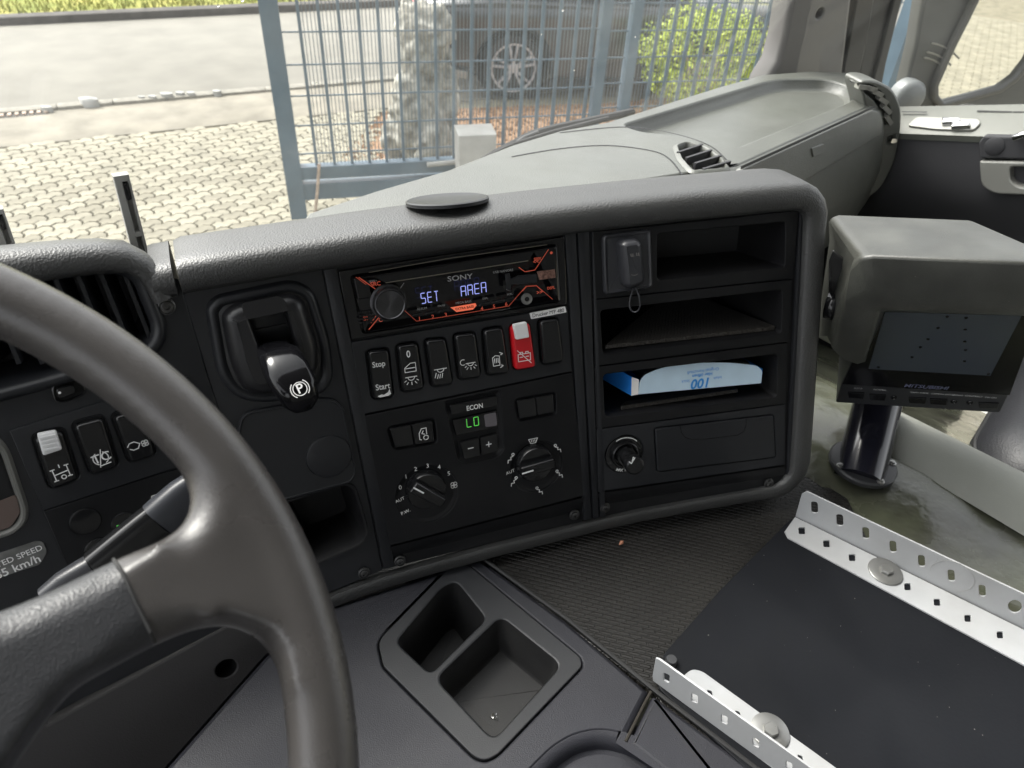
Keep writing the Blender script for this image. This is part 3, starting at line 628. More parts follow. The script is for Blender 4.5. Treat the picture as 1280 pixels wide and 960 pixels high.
pers = [arc(-.3,.9,.3,0,360,6),[(-.3,.5),(.3,.3),(.2,-.3),(.9,-.3),(1,-1)]]
for x, y in [(640,573),(644,602),(673,614),(698,593),(696,561)]: icon(FM, x, y, .0048, [[(-a_,b_) for a_, b_ in l] for l in pers] if x < 650 else pers, M['white'], cp, .0016, wd=.0009)
icon(FM, 666.5, 551, .004, [[(-1.3,.6),(1.3,.6),(.7,-.7),(-.7,-.7),(-1.3,.6)],[(-.5,-.3),(-.5,.3)],[(0,-.3),(0,.3)],[(.5,-.3),(.5,.3)]], M['white'], cp, .0016, wd=.0006)

# ================================================================ STORAGE MODULES
st = thing('storage_unit', 'stack of open storage pockets and a lidded drawer right of the radio', 'storage unit', FS.px(865, 450))
mods = [([(741,290),(998,263.5),(990.5,347.5),(741.5,373.5)], comp1, .16), ([(741.5,375),(990,349.5),(984.5,426.5),(743,457)], comp2, .16), ([(743,459),(984,428.5),(981.5,504),(745,535.5)], comp3, .16)]
for q, h, dpt in mods:
    mb = MB(); mb.plate(FS, FS.poly(q), [h], -.004, .001, .0006, hb=.0012); obj('pocket_frame', mb, M['panel'], st)
    mb = MB(); mb.solid(FS, h, [(0,0),(.001,-.004),(.004,-dpt),(.008,-dpt-.003)]); obj('pocket', mb, M['cavity'], st)
lid = FS.poly([(818,535.5),(965.5,518.5),(968.5,570.5),(821,589)], .004)
u, v = FS.uv(780, 567)
mb = MB(); mb.plate(FS, FS.poly([(745.5,537),(981,505.5),(981,580.5),(747,614.5)]), [inset(lid,-.0012), circ(u,v,.0235,36)], -.004, .001, .0006, hb=.001, depth=[.004,.004], taper=.001); obj('drawer_frame', mb, M['panel2'], st)
mb = MB(); mb.block(FS, lid, -.003, .002, .0012); ld = obj('drawer_lid', mb, M['panel2'], st)
mb = MB(); tp = [FS.uv(x, y, .0024) for x, y in [(850,532),(852,541),(857,547),(866,549.5),(880,549),(922,544),(930,539),(933,530),(933,522.5)]]; mb.strokes(FS, [tp], .0005, .0024); obj('finger_tab', mb, M['gloss'], ld)
mb = MB(); mb.lathe(FS, u, v, [(.0232,-.002),(.0225,.0008),(.021,.0012),(.0165,.001),(.0162,.005),(.015,.006),(.0135,.0055),(.0128,.001),(.0115,.001),(.011,.009),(.0085,.0095),(.0082,.018),(.0105,.021),(.0112,.030),(.0105,.0325),(.0085,.0335)], 40); li = obj('lighter_socket', mb, M['button'], st, label='cigarette lighter with ribbed knob')
mb = MB(); mb.strokes(FS, [[(u+a_, v+b_) for a_, b_ in arc(0,0,.0205,45,120,12)]], .0009, .0017)
for s, a_ in [('M',247),('A',254),('X',261),('1',273),('2',279),('0',285)]: text_mb(mb, FS, s, u+.0205*math.cos(R(a_)), v+.0205*math.sin(R(a_)), .0042, .0018, rot=a_+90, bold=.02)
uu, vv = FS.uv(790,576,.034); mb.strokes(FS, [[(uu-.003,vv-.001),(uu-.0005,vv-.0035),(uu+.0035,vv+.003)],[(uu+.0015,vv+.004),(uu+.0005,vv-.001)]], .001, .0338)
tag(obj('lettering', mb, M['white'], li, smooth=False), kind='stuff')
# textured rubber liners
def liner(pts, label, th=.004):
    F = FS; P = [F.px(x, y, w_) for x, y, w_ in pts]; nn = (P[1]-P[0]).cross(P[3]-P[0]).normalized()
    if nn.z < 0: nn = -nn
    FX = Frame(P[0], P[1]-P[0], P[3]-P[0]);
    if FX.n.z < 0: FX = Frame(P[0], P[0]-P[1], P[3]-P[0])
    q = [((p-FX.o).dot(FX.u), (p-FX.o).dot(FX.v)) for p in P]
    mb = MB(); mb.block(FX, rpoly(q, .004, 4), -th, 0, .0008); return FX, tag(obj('rubber_liner', mb, M['liner']), label, 'rubber mat', 'rubber liners in the storage pockets')
lA, _ = liner([(755,432,-.006),(971,408,-.006),(868,368,-.15),(828,372,-.15)], 'dusty textured rubber liner tilted up in the empty second pocket from the top')
lB, _ = liner([(775,508,-.012),(923,486,-.012),(905,472,-.09),(795,487,-.09)], 'textured rubber liner in the lower pocket beneath the blue cardboard box')
# hanging wireless handset on its mount plate
kf = thing('remote_holder', 'small black remote with a thin wire loop on a square mount plate', 'remote control', FS.px(783, 328))
mb = MB(); mb.solid(FS, FS.poly([(751,293),(811,285.5),(814,359),(753.5,368)], .006), [(0,0),(0,.004),(.001,.0055),(.002,.006),(.0035,.0055),(.0045,.0045)]); obj('mount_plate', mb, M['fob'], kf)
mb = MB(); q = FS.poly([(773,304),(779,299.5),(794,297.5),(800,302),(804.5,350),(799,356),(784,361),(778,356)], .004, w=.012)
mb.solid(FS, q, [(0,.004),(0,.012),(.0012,.0165),(.003,.019),(.0055,.0205)]); fo = obj('remote_body', mb, M['fob'], kf, sharp=70)
mb = MB()
for x, y in [(790.5,319),(797.5,318)]: u, v = FS.uv(x, y, .0206); mb.strokes(FS, [[(u-.0015,v-.001),(u-.0015,v+.0015)],[(u+.0005,v-.001),(u+.0005,v+.0015)],[(u-.0015,v-.001),(u+.0018,v-.001)]], .0008, .0208)
u, v = FS.uv(793,342,.0206); mb.strokes(FS, [[(u+a_, v+b_) for a_, b_ in arc(0,.004,.0058,235,305,6)]], .0007, .0208); obj('button_marks', mb, mat('worn_mark', (.18,.17,.16), .5), fo, smooth=False)
mb = MB(); mb.tube([FS.px(793.5+9*math.sin(R(a_))*(1 if a_ > 0 else 1)*(.35+.65*(1-math.cos(R(a_)))/2*1.0), 374.5-15.5*math.cos(R(a_)), .014+.004*math.sin(R(a_))) for a_ in range(0, 360, 12)], .0009, 8, close=True); obj('wire_loop', mb, M['fob'], kf)
# open cardboard box
cb = thing('cardboard_box', 'open pale blue cardboard box printed 100 upside down, in the lower pocket', 'box', FS.px(870, 480, -.03))
WB = -.004
fl_ = [(798,493),(800,476),(806,468.5),(826,459.8),(868,453.3),(911,453),(946,457),(953,463),(951.7,479)]
fb = FS.poly(fl_, [.001,.004,.006,.01,.02,.02,.008,.004,.002], w=WB)
mb = MB(); mb.block(FS, fb, WB-.0006, WB, .0002); fp = obj('front_flap', mb, M['cardpale'], cb)
mb = MB(); A_, B_ = FS.px(798,493,WB-.001), FS.px(951.7,479,WB-.001)
back = FS.n*-.07; up_ = FS.v*.018
sA = FS.px(789,494.7,WB-.004)
mb.grid([[A_, A_+up_],[sA, sA+up_*1.25]]); obj('end_panel', mb, M['cardwhite'], cb)
mb = MB(); mb.grid([[sA, sA+up_*1.25],[sA+back*.9-FS.u*.012, sA+up_*1.25+back*.9-FS.u*.012]]); obj('side_panel', mb, M['cardblue'], cb)
mb = MB(); mb.grid([[A_, B_],[A_+back, B_+back]]); mb.grid([[A_+back, B_+back],[A_+back+up_, B_+back+up_]]); mb.grid([[B_, B_+back],[B_+up_, B_+back+up_]]); obj('box_tray', mb, M['cardblue'], cb)
mb = MB(); mb.block(FS, FS.poly([(800,473),(940,458),(935,452),(806,464)], w=-.03), -.06, -.03, .001); obj('box_content', mb, mat('dark_gloves', (.03,.03,.035), .4, bump=1, bscale=90), cb)
lettering(FS, [('100',876.6,478.5,.0125,{'rot':180,'bold':.035,'shear':.15}),('Hier öffnen',878,468.5,.0042,{'rot':181,'bold':.03}),('Original-Verschluß',879,463.3,.004,{'rot':181}),('Inhalt',897,472,.0036,{'rot':182}),('Stück',857,476.5,.0036,{'rot':180})], mat('print_blue', (.03,.27,.7), .5), fp, w_=WB+.0003)

# ================================================================ DRIVER SIDE DASHBOARD
dr = thing('driver_dashboard', 'black driver side dashboard with slatted air vent and switches behind the steering wheel', 'dashboard', FD.px(100, 500))
vent = FD.poly([(-120,385),(50,352),(120,343),(150,342),(168,352),(191,408),(189,424),(178,436),(40,474),(-60,500)], [.002,.01,.01,.01,.012,.01,.008,.008,.01,.002])
mb = MB(); mb.plate(FD, FD.poly([(-200,380),(40,334),(150,322),(224,350),(271.6,507),(330,680),(350,748),(200,826),(60,896),(-200,1020)]), [inset(vent,-.003)], -.01, -.001, .001); obj('dash_face', mb, M['panel2'], dr)
mb = MB(); mb.solid(FD, vent, [(-.012,-.002),(-.009,.003),(-.006,.0045),(-.003,.003),(0,-.001),(.003,-.02),(.004,-.07)]); obj('vent_frame', mb, M['panel2'], dr, sharp=60)
for i in range(9):
    x0 = -52+i*29.5; a_ = FD.px(x0, 340, -.004); b_ = FD.px(x0+46, 455, -.004)
    bk = FD.n*-.03 + FD.u*.010
    mb = MB(); t = (b_-a_).normalized(); sd_ = FD.u*.0016
    # clip the slat to the opening with its ends tucked behind the frame
    mb.grid([[a_-sd_, b_-sd_],[a_+sd_, b_+sd_],[a_+sd_+bk, b_+sd_+bk],[a_-sd_+bk, b_-sd_+bk],[a_-sd_, b_-sd_]])
    o = obj('vent_slat', mb, M['panel2'], dr)
# cowl over the vent
rows = []
cprof = [(-.001,-.012),(-.001,.005),(.003,.009),(.009,.010),(.016,.008),(.021,.001),(.023,-.012),(.023,-.035),(.018,-.06),(-.02,-.09)]
for x, y, du, dv, sc in [(-160,394,-.1,1,1.3),(-60,369,-.06,1,1.25),(0,357,0,1,1.15),(50,349,0,1,1.1),(100,342,.04,1,1.05),(135,338.5,.1,1,1),(158,339,.35,.95,.95),(174,348,.7,.8,.9),(184,362,.95,.5,.85),(193,379,1,.2,.8)]:
    rows.append(padrow(FD, x, y, cprof, direc(FD, du, dv), sc))
mb = MB(); rs = mb.grid(rows); mb.f.append(tuple(rs[-1])); obj('cowl', mb, M['pad'], dr, sharp=60)
screw(FD, 208, 383, dr, .0048)
mb = MB(); q = FD.poly([(66,487),(70,482),(97,478),(105,483),(106,493),(80,503),(70,502)], .004, w=.003); mb.solid(FD, q, [(-.0015,-.002),(-.001,.001),(0,.0015),(.0004,-.001)], cap=True); mb.block(FD, FD.poly([(69,486),(92,481),(95,492),(74,500)], .003, w=.004), -.001, .004, .0012)
obj('roller_switch', mb, M['button'], dr); mb = MB(); u, v = FD.uv(74.5,491,.0043); mb.lathe(FD, u, v, [(.0011,.0038),(.0011,.0043)], 10); obj('white_dot', mb, M['white'], dr)
dq = [[(42,546),(78,537),(97.7,598),(64,611)],[(92,530.6),(128,521),(147,582),(115,593)],[(141.4,519.7),(180,510),(193.7,568),(162.5,577.5)]]
holes = [inset(FD.poly(q, .0045, w=.003), -.0014) for q in dq]
mb = MB(); mb.plate(FD, FD.poly([(12,538),(122,503.5),(236,470),(240,578),(200,590),(54,637)]), holes, -.002, .0012, .0006, hb=.0016, depth=.007, taper=.0005); obj('switch_bezel', mb, M['panel2'], dr)
ds = [rocker(FD, q, M['button'], dr, l) for q, l in zip(dq, ['rocker with white slider and axle symbol','rocker with traction control symbol','rocker with exhaust symbol'])]
mb = MB(); mb.block(FD, FD.poly([(46,543),(70,538.5),(78,562),(54,570)], .0018, w=.009), .005, .0095, .0012)
for k in range(4): mb.strokes(FD, [[FD.uv(51+k*1.7,547.5+k*5,.0096), FD.uv(69.5+k*1.7,543.5+k*5,.0096)]], .0014, .0106, h=.0012)
obj('white_slider', mb, M['whiteplastic'], ds[0])
icon(FD, 76.5, 592, .005, [[(-1,1),(-1,-1)],[(-1.3,1),(-.7,1)],[(-1.3,-1),(-.7,-1)],[(1.1,1.2),(1.1,-.8)],[(.8,1.2),(1.4,1.2)],[(.8,-.8),(1.4,-.8)],[(-1,0),(1.1,.2)],arc(.2,-.7,.35,0,360,8),[(.1,1.1),(.1,1.6)]], M['white'], ds[0], W5+.0006, wd=.0008)
icon(FD, 126, 573, .005, [arc(0,0,1.15,120,240,7),arc(0,0,1.15,-60,60,7),[(-.5,-1.5),(.4,1.5)],[(-.3,-1.3),(1.2,-1.2)]], M['white'], ds[1], W5+.0006, wd=.0008); lettering(FD, [('TC',127,572.5,.0085,{'bold':.01,'rot':3})], M['white'], ds[1], w_=W5+.0006)
icon(FD, 172, 557, .0042, [[(-1.8,.3),(-1.3,.9),(-.4,1),(.1,.6),(.5,.3),(0,-.6),(-.9,-.7),(-1.5,-.3)]]+[[(a_*.8+1.4,b_*.8) for a_, b_ in l] for l in fan], M['white'], ds[2], W5+.0006, wd=.0008)
mb = MB(); mb.block(FD, FD.poly([(54.5,639),(200,592),(245,580),(262,690),(90,720)]), -.002, .0008, .0006); obj('lower_switch_plate', mb, M['panel'], dr)
for x, y, r_ in [(106.6,652,.0125),(156,655,.0115),(124,688,.012)]:
    u, v = FD.uv(x, y, .002); mb = MB(); mb.lathe(FD, u, v, [(r_,0),(r_,.0015),(r_*.93,.0028),(r_*.85,.003),(0,.003)], 28, cap=False); o = obj('round_button', mb, M['button'], dr)
    if x == 156:
        icon(FD, 161, 654, .0045, [arc(.5,0,.7,-90,90,6),[(.5,.7),(.5,-.7)],[(-.1,.5),(-.9,.4)],[(-.1,0),(-.9,0)],[(-.1,-.5),(-.9,-.5)]], M['white'], o, .0034, wd=.0008)
        mb = MB(); u, v = FD.uv(148,659,.003); mb.block(FD, [(u-.001,v-.002),(u+.001,v-.002),(u+.001,v+.002),(u-.001,v+.002)], .002, .0034, .0002); obj('green_lamp', mb, M['green'], o)
lettering(FD, [('F',189,626,.009,{'shear':.4}),('O',196,623,.007)], M['white'], dr, w_=.0014)
# rated speed sticker and the edge of the instrument cluster
mb = MB(); mb.block(FD, FD.poly([(-60,712),(45,677),(54,678),(59,690),(50,706),(-60,742)], .003, w=.0008), -.001, .0004, .0002); sk = obj('speed_sticker', mb, mat('worn_sticker', (.13,.13,.125), .5, var=.3, vscale=60), dr)
lettering(FD, [('LIMITED SPEED',53,684,.0054,{'align':'RIGHT','rot':2,'bold':.01}),('85 km/h',50.5,697.5,.0078,{'align':'RIGHT','rot':2,'bold':.015})], M['white'], sk, w_=.0007)
mb = MB(); cl = FD.poly([(-120,560),(-10,545),(6,562),(31,636),(29,652),(16,664),(-100,700)], .01); mb.solid(FD, cl, [(-.003,-.001),(-.001,.003),(.001,.003),(.005,-.004),(.008,-.012)], cap=False); obj('cluster_rim', mb, mat('cluster_rim', (.13,.13,.12), .35), dr)
mb = MB(); mb.solid(FD, cl, [(.004,-.0003),(.006,-.0002)]); cg = obj('cluster_window', mb, M['panel'], dr)
mb = MB(); mb.block(FD, FD.poly([(-60,660),(-10,630),(20,618),(26,640),(14,658),(-60,685)], .003), -.001, .0006, .0003); obj('cluster_display', mb, M['amber'], dr)
# two grey blade holders standing behind the dashboard
for lab, xs in (('grey plastic channel with black clip, standing left of the parking brake behind the dash', [(141.5,221),(161,218),(184,305),(164,309)]), ('grey plastic channel with black clip, cut by the left edge of the picture', [(-16,265),(4,261),(24,316),(4,322)])):
    FC = Frame(FD.P(0,0,-.10), FD.u, Z)
    t_ = thing('wiper_channel', lab, 'bracket', FC.px(*xs[3]), 'grey channels standing behind the dashboard')
    q = [FC.uv(*p) for p in xs]; dn = Vector((q[3][0]-q[0][0], q[3][1]-q[0][1])).normalized()*.05
    q[2] = (q[2][0]+dn.x, q[2][1]+dn.y); q[3] = (q[3][0]+dn.x, q[3][1]+dn.y)
    L_ = lambda a_, b_: tuple(Vector(q[0]).lerp(Vector(q[1]), a_).lerp(Vector(q[3]).lerp(Vector(q[2]), a_), b_))
    mb = MB(); mb.plate(FC, q, [[L_(.48,.05),L_(.82,.05),L_(.82,.46),L_(.48,.46)],[L_(.48,.5),L_(.82,.5),L_(.82,.66),L_(.48,.66)]], -.008, .0, .0006, depth=.006, taper=.0003); obj('channel', mb, mat('grey_channel', (.3,.3,.285), .45), t_)
    mb = MB(); mb.block(FC, [L_(.5,.06),L_(.8,.06),L_(.8,.19),L_(.5,.19)], -.005, .001, .0005); obj('clip', mb, M['button'], t_)

# ================================================================ STEERING WHEEL
WA = azv(131); tl = R(37.5); wn = (WA*math.sin(tl)+Z*math.cos(tl)).normalized()
WC = rel(-.2715, .054, -.263); a_ = wn.cross(Z).normalized(); WF = Frame(WC, a_, wn.cross(a_)); 
if WF.n.dot(wn) < 0: WF = Frame(WC, -a_, wn.cross(a_))
def remeshed(name, mb, m, parent, vox, it, sharp=180, shrink=.5):
    o = obj(name, mb, m, parent)
    r_ = o.modifiers.new('r', 'REMESH'); r_.mode = 'VOXEL'; r_.voxel_size = vox; r_.use_smooth_shade = True
    s_ = o.modifiers.new('s', 'SMOOTH'); s_.factor = shrink; s_.iterations = it
    dg = bpy.context.evaluated_depsgraph_get(); me = bpy.data.meshes.new_from_object(o.evaluated_get(dg))
    o.modifiers.clear(); old = o.data; o.data = me; bpy.data.meshes.remove(old)
    for p in me.polygons: p.use_smooth = True
    if not me.materials: me.materials.append(m)
    return o
sw_ = thing('steering_wheel', 'worn grey leather steering wheel with a broad spoke, close up at lower left', 'steering wheel', WC)
RW, rW = .2285, .0157
mb = MB(); n = 120
mb.tube([WF.P(RW*math.cos(2*math.pi*i/n), RW*math.sin(2*math.pi*i/n)) for i in range(n)], rW, 20, close=True)
jn = WF.poly([(206,560),(226,590),(238,622),(230,652),(205,672),(150,694),(197,806),(240,790),(285,783),(325,800),(352,845),(372,905),(430,905),(420,800),(375,690),(300,560),(250,520)], .01)
mb.solid(WF, jn, [(.005,-.013),(.001,-.007),(.001,.004),(.006,.010),(.013,.013)], back=True)
sp2 = WF.poly([(225,660),(205,672),(150,694),(60,737),(0,762),(-160,800),(-300,900),(-120,1150),(0,1000),(34,940),(90,866),(193,810),(240,790)], .006)
mb.solid(WF, sp2, [(.005,-.013),(.001,-.007),(.001,.004),(.006,.010),(.013,.013)], back=True)
rim = remeshed('rim', mb, M['wheel'], sw_, .0024, 16)
s0, s1 = Vector(WF.uv(141,696,.01)), Vector(WF.uv(196,812,.01)); sdn = (s1-s0).normalized(); sn = Vector((-sdn.y, sdn.x))
if sn.dot(Vector(WF.uv(0,850))-s0) < 0: sn = -sn
def split_side(o, keep):
    bm = bmesh.new(); bm.from_mesh(o.data); off = wpos(o)
    pn = WF.u*sn.x + WF.v*sn.y; pp = WF.P(s0.x, s0.y) - off
    e0 = WF.uv(-150, 700); 
    g = bm.verts[:] + bm.edges[:] + bm.faces[:]
    near = [f for f in bm.faces if (WF.P(0,0)-off-f.calc_center_median()).length < 1]
    def is_spoke(c):
        q = c + off - WF.o; q2 = Vector((q.dot(WF.u), q.dot(WF.v)))
        return (q2-s0).dot(sn) > 0 and q2.length < RW-.022
    bmesh.ops.bisect_plane(bm, geom=[x for x in g], plane_co=pp, plane_no=pn)
    dele = [f for f in bm.faces if is_spoke(f.calc_center_median()) != keep]
    bmesh.ops.delete(bm, geom=dele, context='FACES'); bm.to_mesh(o.data); bm.free()
spk = rim.copy(); spk.data = rim.data.copy(); spk.name = 'spoke'; C.objects.link(spk); spk.data.materials.clear(); spk.data.materials.append(M['spoke'])
split_side(rim, False); split_side(spk, True)
pr = [(142,699,.0075),(152,714,.0128),(170,752,.0132),(188,790,.0125),(193,803,.009)]
mb = MB(); mb.tube([WF.px(x, y, w_) for x, y, w_ in pr], .0008, 8); obj('seam_groove', mb, M['seal'], sw_)
mb = MB(); hc = WF.uv(-330, 960); mb.lathe(WF, -.0, 0, [(.085,-.04),(.085,-.01),(.075,.004),(.05,.012),(0,.014)], 48, cap=False); obj('hub', mb, M['spoke'], sw_)
# the column stalk behind the wheel
stv = thing('column_stalk', 'grey-black column stalk with a collar, pointing up behind the steering wheel spoke', 'lever', FD.px(150, 690, .08))
FK = Frame(FD.P(0,0,.085), FD.u, FD.v)
def loft(mb, F, secs, n=24, e=.7):
    rows = []
    for i, (x, y, w_, a_, b_) in enumerate(secs):
        p = F.px(x, y, w_); q0 = F.px(*secs[max(i-1,0)][:3]); q1 = F.px(*secs[min(i+1,len(secs)-1)][:3]); t = (q1-q0).normalized()
        s1 = t.cross(F.n).normalized(); s2 = t.cross(s1)
        rows.append([p+s1*(a_*math.copysign(abs(math.cos(2*math.pi*k/n))**e, math.cos(2*math.pi*k/n)))+s2*(b_*math.copysign(abs(math.sin(2*math.pi*k/n))**e, math.sin(2*math.pi*k/n))) for k in range(n)])
    rs = mb.grid(rows, True); mb.f.append(tuple(rs[0])); mb.f.append(tuple(rs[-1])); return mb
mb = MB(); loft(mb, FK, [(60,752,0,.012,.008),(85,736,0,.015,.009),(110,722,0,.016,.01),(122,714,0,.0155,.01)]); obj('stalk_boot', mb, M['fob'], stv, sharp=60)
mb = MB(); loft(mb, FK, [(124,712,0,.0165,.0105),(150,692,0,.0175,.0105),(185,664,0,.018,.0105),(199,652,0,.0175,.0105)]); obj('stalk_body', mb, M['button'], stv, sharp=60)
mb = MB(); loft(mb, FK, [(200,651,0,.0175,.0108),(212,640,0,.0175,.011),(232,618,0,.015,.01),(250,600,0,.011,.008),(262,588,0,.006,.005)]); obj('stalk_tip', mb, mat('stalk_tip', (.03,.032,.038), .4), stv, sharp=60)
lettering(FK, [('N',142,708,.008,{'rot':25,'w':.0112})], M['white'], stv)

# ================================================================ LOWER CONSOLE
lc = thing('lower_console', 'dark grey tunnel console with a two pocket tray beside the textured mat', 'console', cab(.1, .1, ZM))
mb = MB()
def gpx(x, y, dz=0): d = ray(x, y); return CAM + d*((ZM+dz)/d.z)
FG = Frame(cab(.2, .1, ZM), EX, EY)
tray_o = FG.poly([(472,806),(476,796),(562,708),(578,704),(590,709),(727,822),(729,834),(622,946),(606,953),(592,948),(478,834)], .006)
cavA = FG.poly([(570,727),(608,774),(538,843),(495,803),(552,735)], .009)
cavB = FG.poly([(626,771),(702,832),(617,926),(545,849)], .012, seg=7)
outer = FG.poly([(404,760),(600,697),(708,775),(812,864),(780,926),(905,1010),(905,1300),(100,1400),(-60,1150),(170,1000),(330,820)])
dip = FG.poly([(640,1010),(700,948),(722,934),(752,927),(790,936),(920,1020),(900,1200),(640,1200)], .02)
trin = inset(tray_o, .001)
mb.plate(FG, outer, [tray_o, inset(dip,-.012)], -.02, 0, .006, hb=.002, depth=None)
mb.solid(FG, dip, [(-.0121,.0),(-.008,-.0005),(-.004,-.003),(-.001,-.008),(0,-.013),(.004,-.0145)])
obj('console_shell', mb, M['console'], lc, sharp=50)
mb = MB(); mb.plate(FG, inset(tray_o,.0012), [cavA, cavB], -.006, .0012, .001, hb=.0022); fr = obj('tray_frame', mb, M['frame'], lc)
mb = MB(); mb.solid(FG, cavA, [(0,.0),(.002,-.01),(.005,-.075),(.0065,-.078)]); obj('deep_pocket', mb, M['tray'], fr, sharp=50)
mb = MB(); mb.solid(FG, cavB, [(0,.0),(.002,-.008),(.006,-.043),(.009,-.046)]); obj('shallow_pocket', mb, M['tray'], fr, sharp=50)
mb = MB(); q = FG.poly([(816,868),(1000,1006),(1150,1110),(1150,1300),(905,1024),(786,930)], .004); mb.block(FG, q, -.02, .001, .005); obj('armrest_section', mb, M['console'], lc, sharp=50)
mb = MB(); mb.tube([FG.px(813.5,865,.0), FG.px(803,885,.0), FG.px(793,905,.0), FG.px(782,927,.0)], .0016, 8); obj('gap_strip', mb, mat('dirty_gap', (.018,.015,.011), .9), lc)
# sloping flank falling away on the driver's side
mb = MB(); A_ = [FG.px(404,760,-.004), FG.px(330,820,-.004), FG.px(170,1000,-.004), FG.px(-60,1150,-.004)]
mb.grid([A_, [p-EX*.05-Z*.10 for p in A_], [p-EX*.09-Z*.35 for p in A_]]); obj('flank', mb, M['console'], lc)
# rim strip along the mat
mb = MB(); mb.tube([FG.px(598,694,.001), FG.px(708,773,.001), FG.px(822,866,.001), FG.px(1010,1010,.001)], .0024, 8); obj('edge_strip', mb, M['seal'], lc)
# knee panel under the column
kp = thing('knee_panel', 'charcoal knee panel with a round hole, below the steering wheel spoke', 'panel', FD.P(0, -.35, -.02))
FKN = Frame(FD.P(0,0,-.03), FD.u, FD.v)
u, v = FKN.uv(283, 836)
mb = MB(); mb.plate(FKN, FKN.poly([(-100,880),(60,905),(250,800),(330,757),(400,750),(430,1100),(420,1300),(-150,1300)]), [circ(u,v,.0105,24)], -.01, 0, .003, hb=.002); obj('panel_face', mb, M['knee'], kp)
mb = MB(); mb.solid(FKN, circ(u,v,.0105,24), [(0,-.001),(.0005,-.02)]); obj('hole_cup', mb, M['cavity'], kp)
mb = MB(); FKB = Frame(FKN.P(0,0,-.06), FD.u, FD.v); mb.block(FKB, FKB.poly([(-300,700),(500,640),(560,1300),(-300,1400)]), -.01, 0, .003); obj('back_board', mb, M['knee'], kp)
mb = MB(); FX2 = Frame(FKN.P(0,0,.012), FD.u, FD.v); mb.block(FX2, FX2.poly([(200,985),(350,900),(380,1010),(260,1080)], .01), -.03, 0, .004); obj('column_bracket', mb, mat('dusty_metal', (.09,.075,.055), .5, metal=.4, dust=.6), kp)

# ================================================================ MAT, SHEET, BRACKETS
mb = MB(); mt = FG.poly([(596,690),(750,640),(1010,590),(1060,620),(1100,700),(1500,1000),(1500,1300),(1100,1300),(822,868)]); mb.block(FG, mt, -.012, -.0035, .001)
tag(obj('rubber_floor_mat', mb, M['mat']), 'black rubber mat with raised dash pattern, between the console and the black sheet', 'rubber mat')
mb = MB(); q = FG.poly([(1004,640),(985,652),(900,738),(832,815),(820,838),(824,862),(1300,1300),(1900,1300),(1500,900),(1280,800)], .004)
mb.block(FG, q, -.003, .0012, .001); tag(obj('rubber_sheet', mb, M['sheet']), 'smooth dusty black sheet lying between the two perforated white angle brackets', 'sheet')
def hexbolt(F, u, v, w_, parent, rw=.019, drop=0):
    mb = MB(); mb.lathe(F, u, v, [(rw,w_),(rw,w_+.0018),(rw*.97,w_+.0022),(.006,w_+.0022)], 36); wa = obj('washer', mb, M['zinc'], parent)
    mb = MB(); mb.lathe(F, u, v, [(.0075,w_+.002),(.0075,w_+.0055),(.0066,w_+.0068),(.0,w_+.007)], 6, cap=False); obj('bolt_head', mb, M['zinc'], parent, sharp=25)
FGu = Frame(FG.o+Z*.0016, FG.u, FG.v)
# bracket by the tunnel: fold line on the sheet
f0, f1 = FGu.px(994,646), FGu.px(1280,787); fu = (f1-f0).normalized()
FHz = Frame(f0+Z*.002, fu, fu.cross(Z)*-1)
if FHz.n.z < 0: FHz = Frame(f0+Z*.002, fu, fu.cross(Z))
FVt = Frame(f0, fu, Z)
b1 = thing('angle_bracket', 'white perforated angle bracket on the far side of the black sheet, by the monitor pole', 'bracket', f0, 'perforated angle brackets')
def z6(x, y): return (780+x/2.526, 580+y/2.526)
ends = 1600
hol = [FHz.poly([z6(x-11,y-10), z6(x+10,y-11), z6(x+11,y+11), z6(x-10,y+11)], .0022) for x, y in [(562,210),(640,251),(721,295),(896,387),(989,436),(1086,487),(1188,539),(1296,597),(1412,658)]]
q = [FHz.uv(994,646), FHz.uv(1560,925), FHz.uv(1500,950), FHz.uv(1280,831), FHz.uv(985,672), FHz.uv(981,664)]
mb = MB(); mb.plate(FHz, q, hol, -.002, 0, .0004, hb=.0003); obj('base_flange', mb, M['whitemetal'], b1)
hol = [FVt.poly([z6(x-12,y-19), z6(x+10,y-17), z6(x+12,y+19), z6(x-10,y+18)], .004) for x, y in [(601,137),(681,177),(763,218),(849,261),(939,306),(1033,352),(1131,400)]]
hol.append(FVt.poly([z6(1234+22*math.cos(k*.2618), 450+21*math.sin(k*.2618)) for k in range(24)])); hol.append(FVt.poly([z6(1330,485), z6(1350,490), z6(1352,525), z6(1332,520)], .003))
q = [FVt.uv(994,646), FVt.uv(1002,618), FVt.uv(1008,614.5), FVt.uv(1280,743), FVt.uv(1560,877), FVt.uv(1560,925)]
mb = MB(); mb.plate(FVt, q, hol, -.002, 0, .0004, hb=.0003); obj('upright_flange', mb, M['whitemetal'], b1)
u, v = FHz.uv(*z6(824,341)); hexbolt(FHz, u, v, 0, b1)
mb = MB(); u, v = FVt.uv(*z6(1033,352)); mb.strokes(FVt, [[(u+a_, v+b_) for a_, b_ in arc(.001,0,.0215,-60,200,24)]], .0003, .0004); obj('ring_scratch', mb, mat('scratch', (.3,.3,.28), .6), b1, smooth=False)
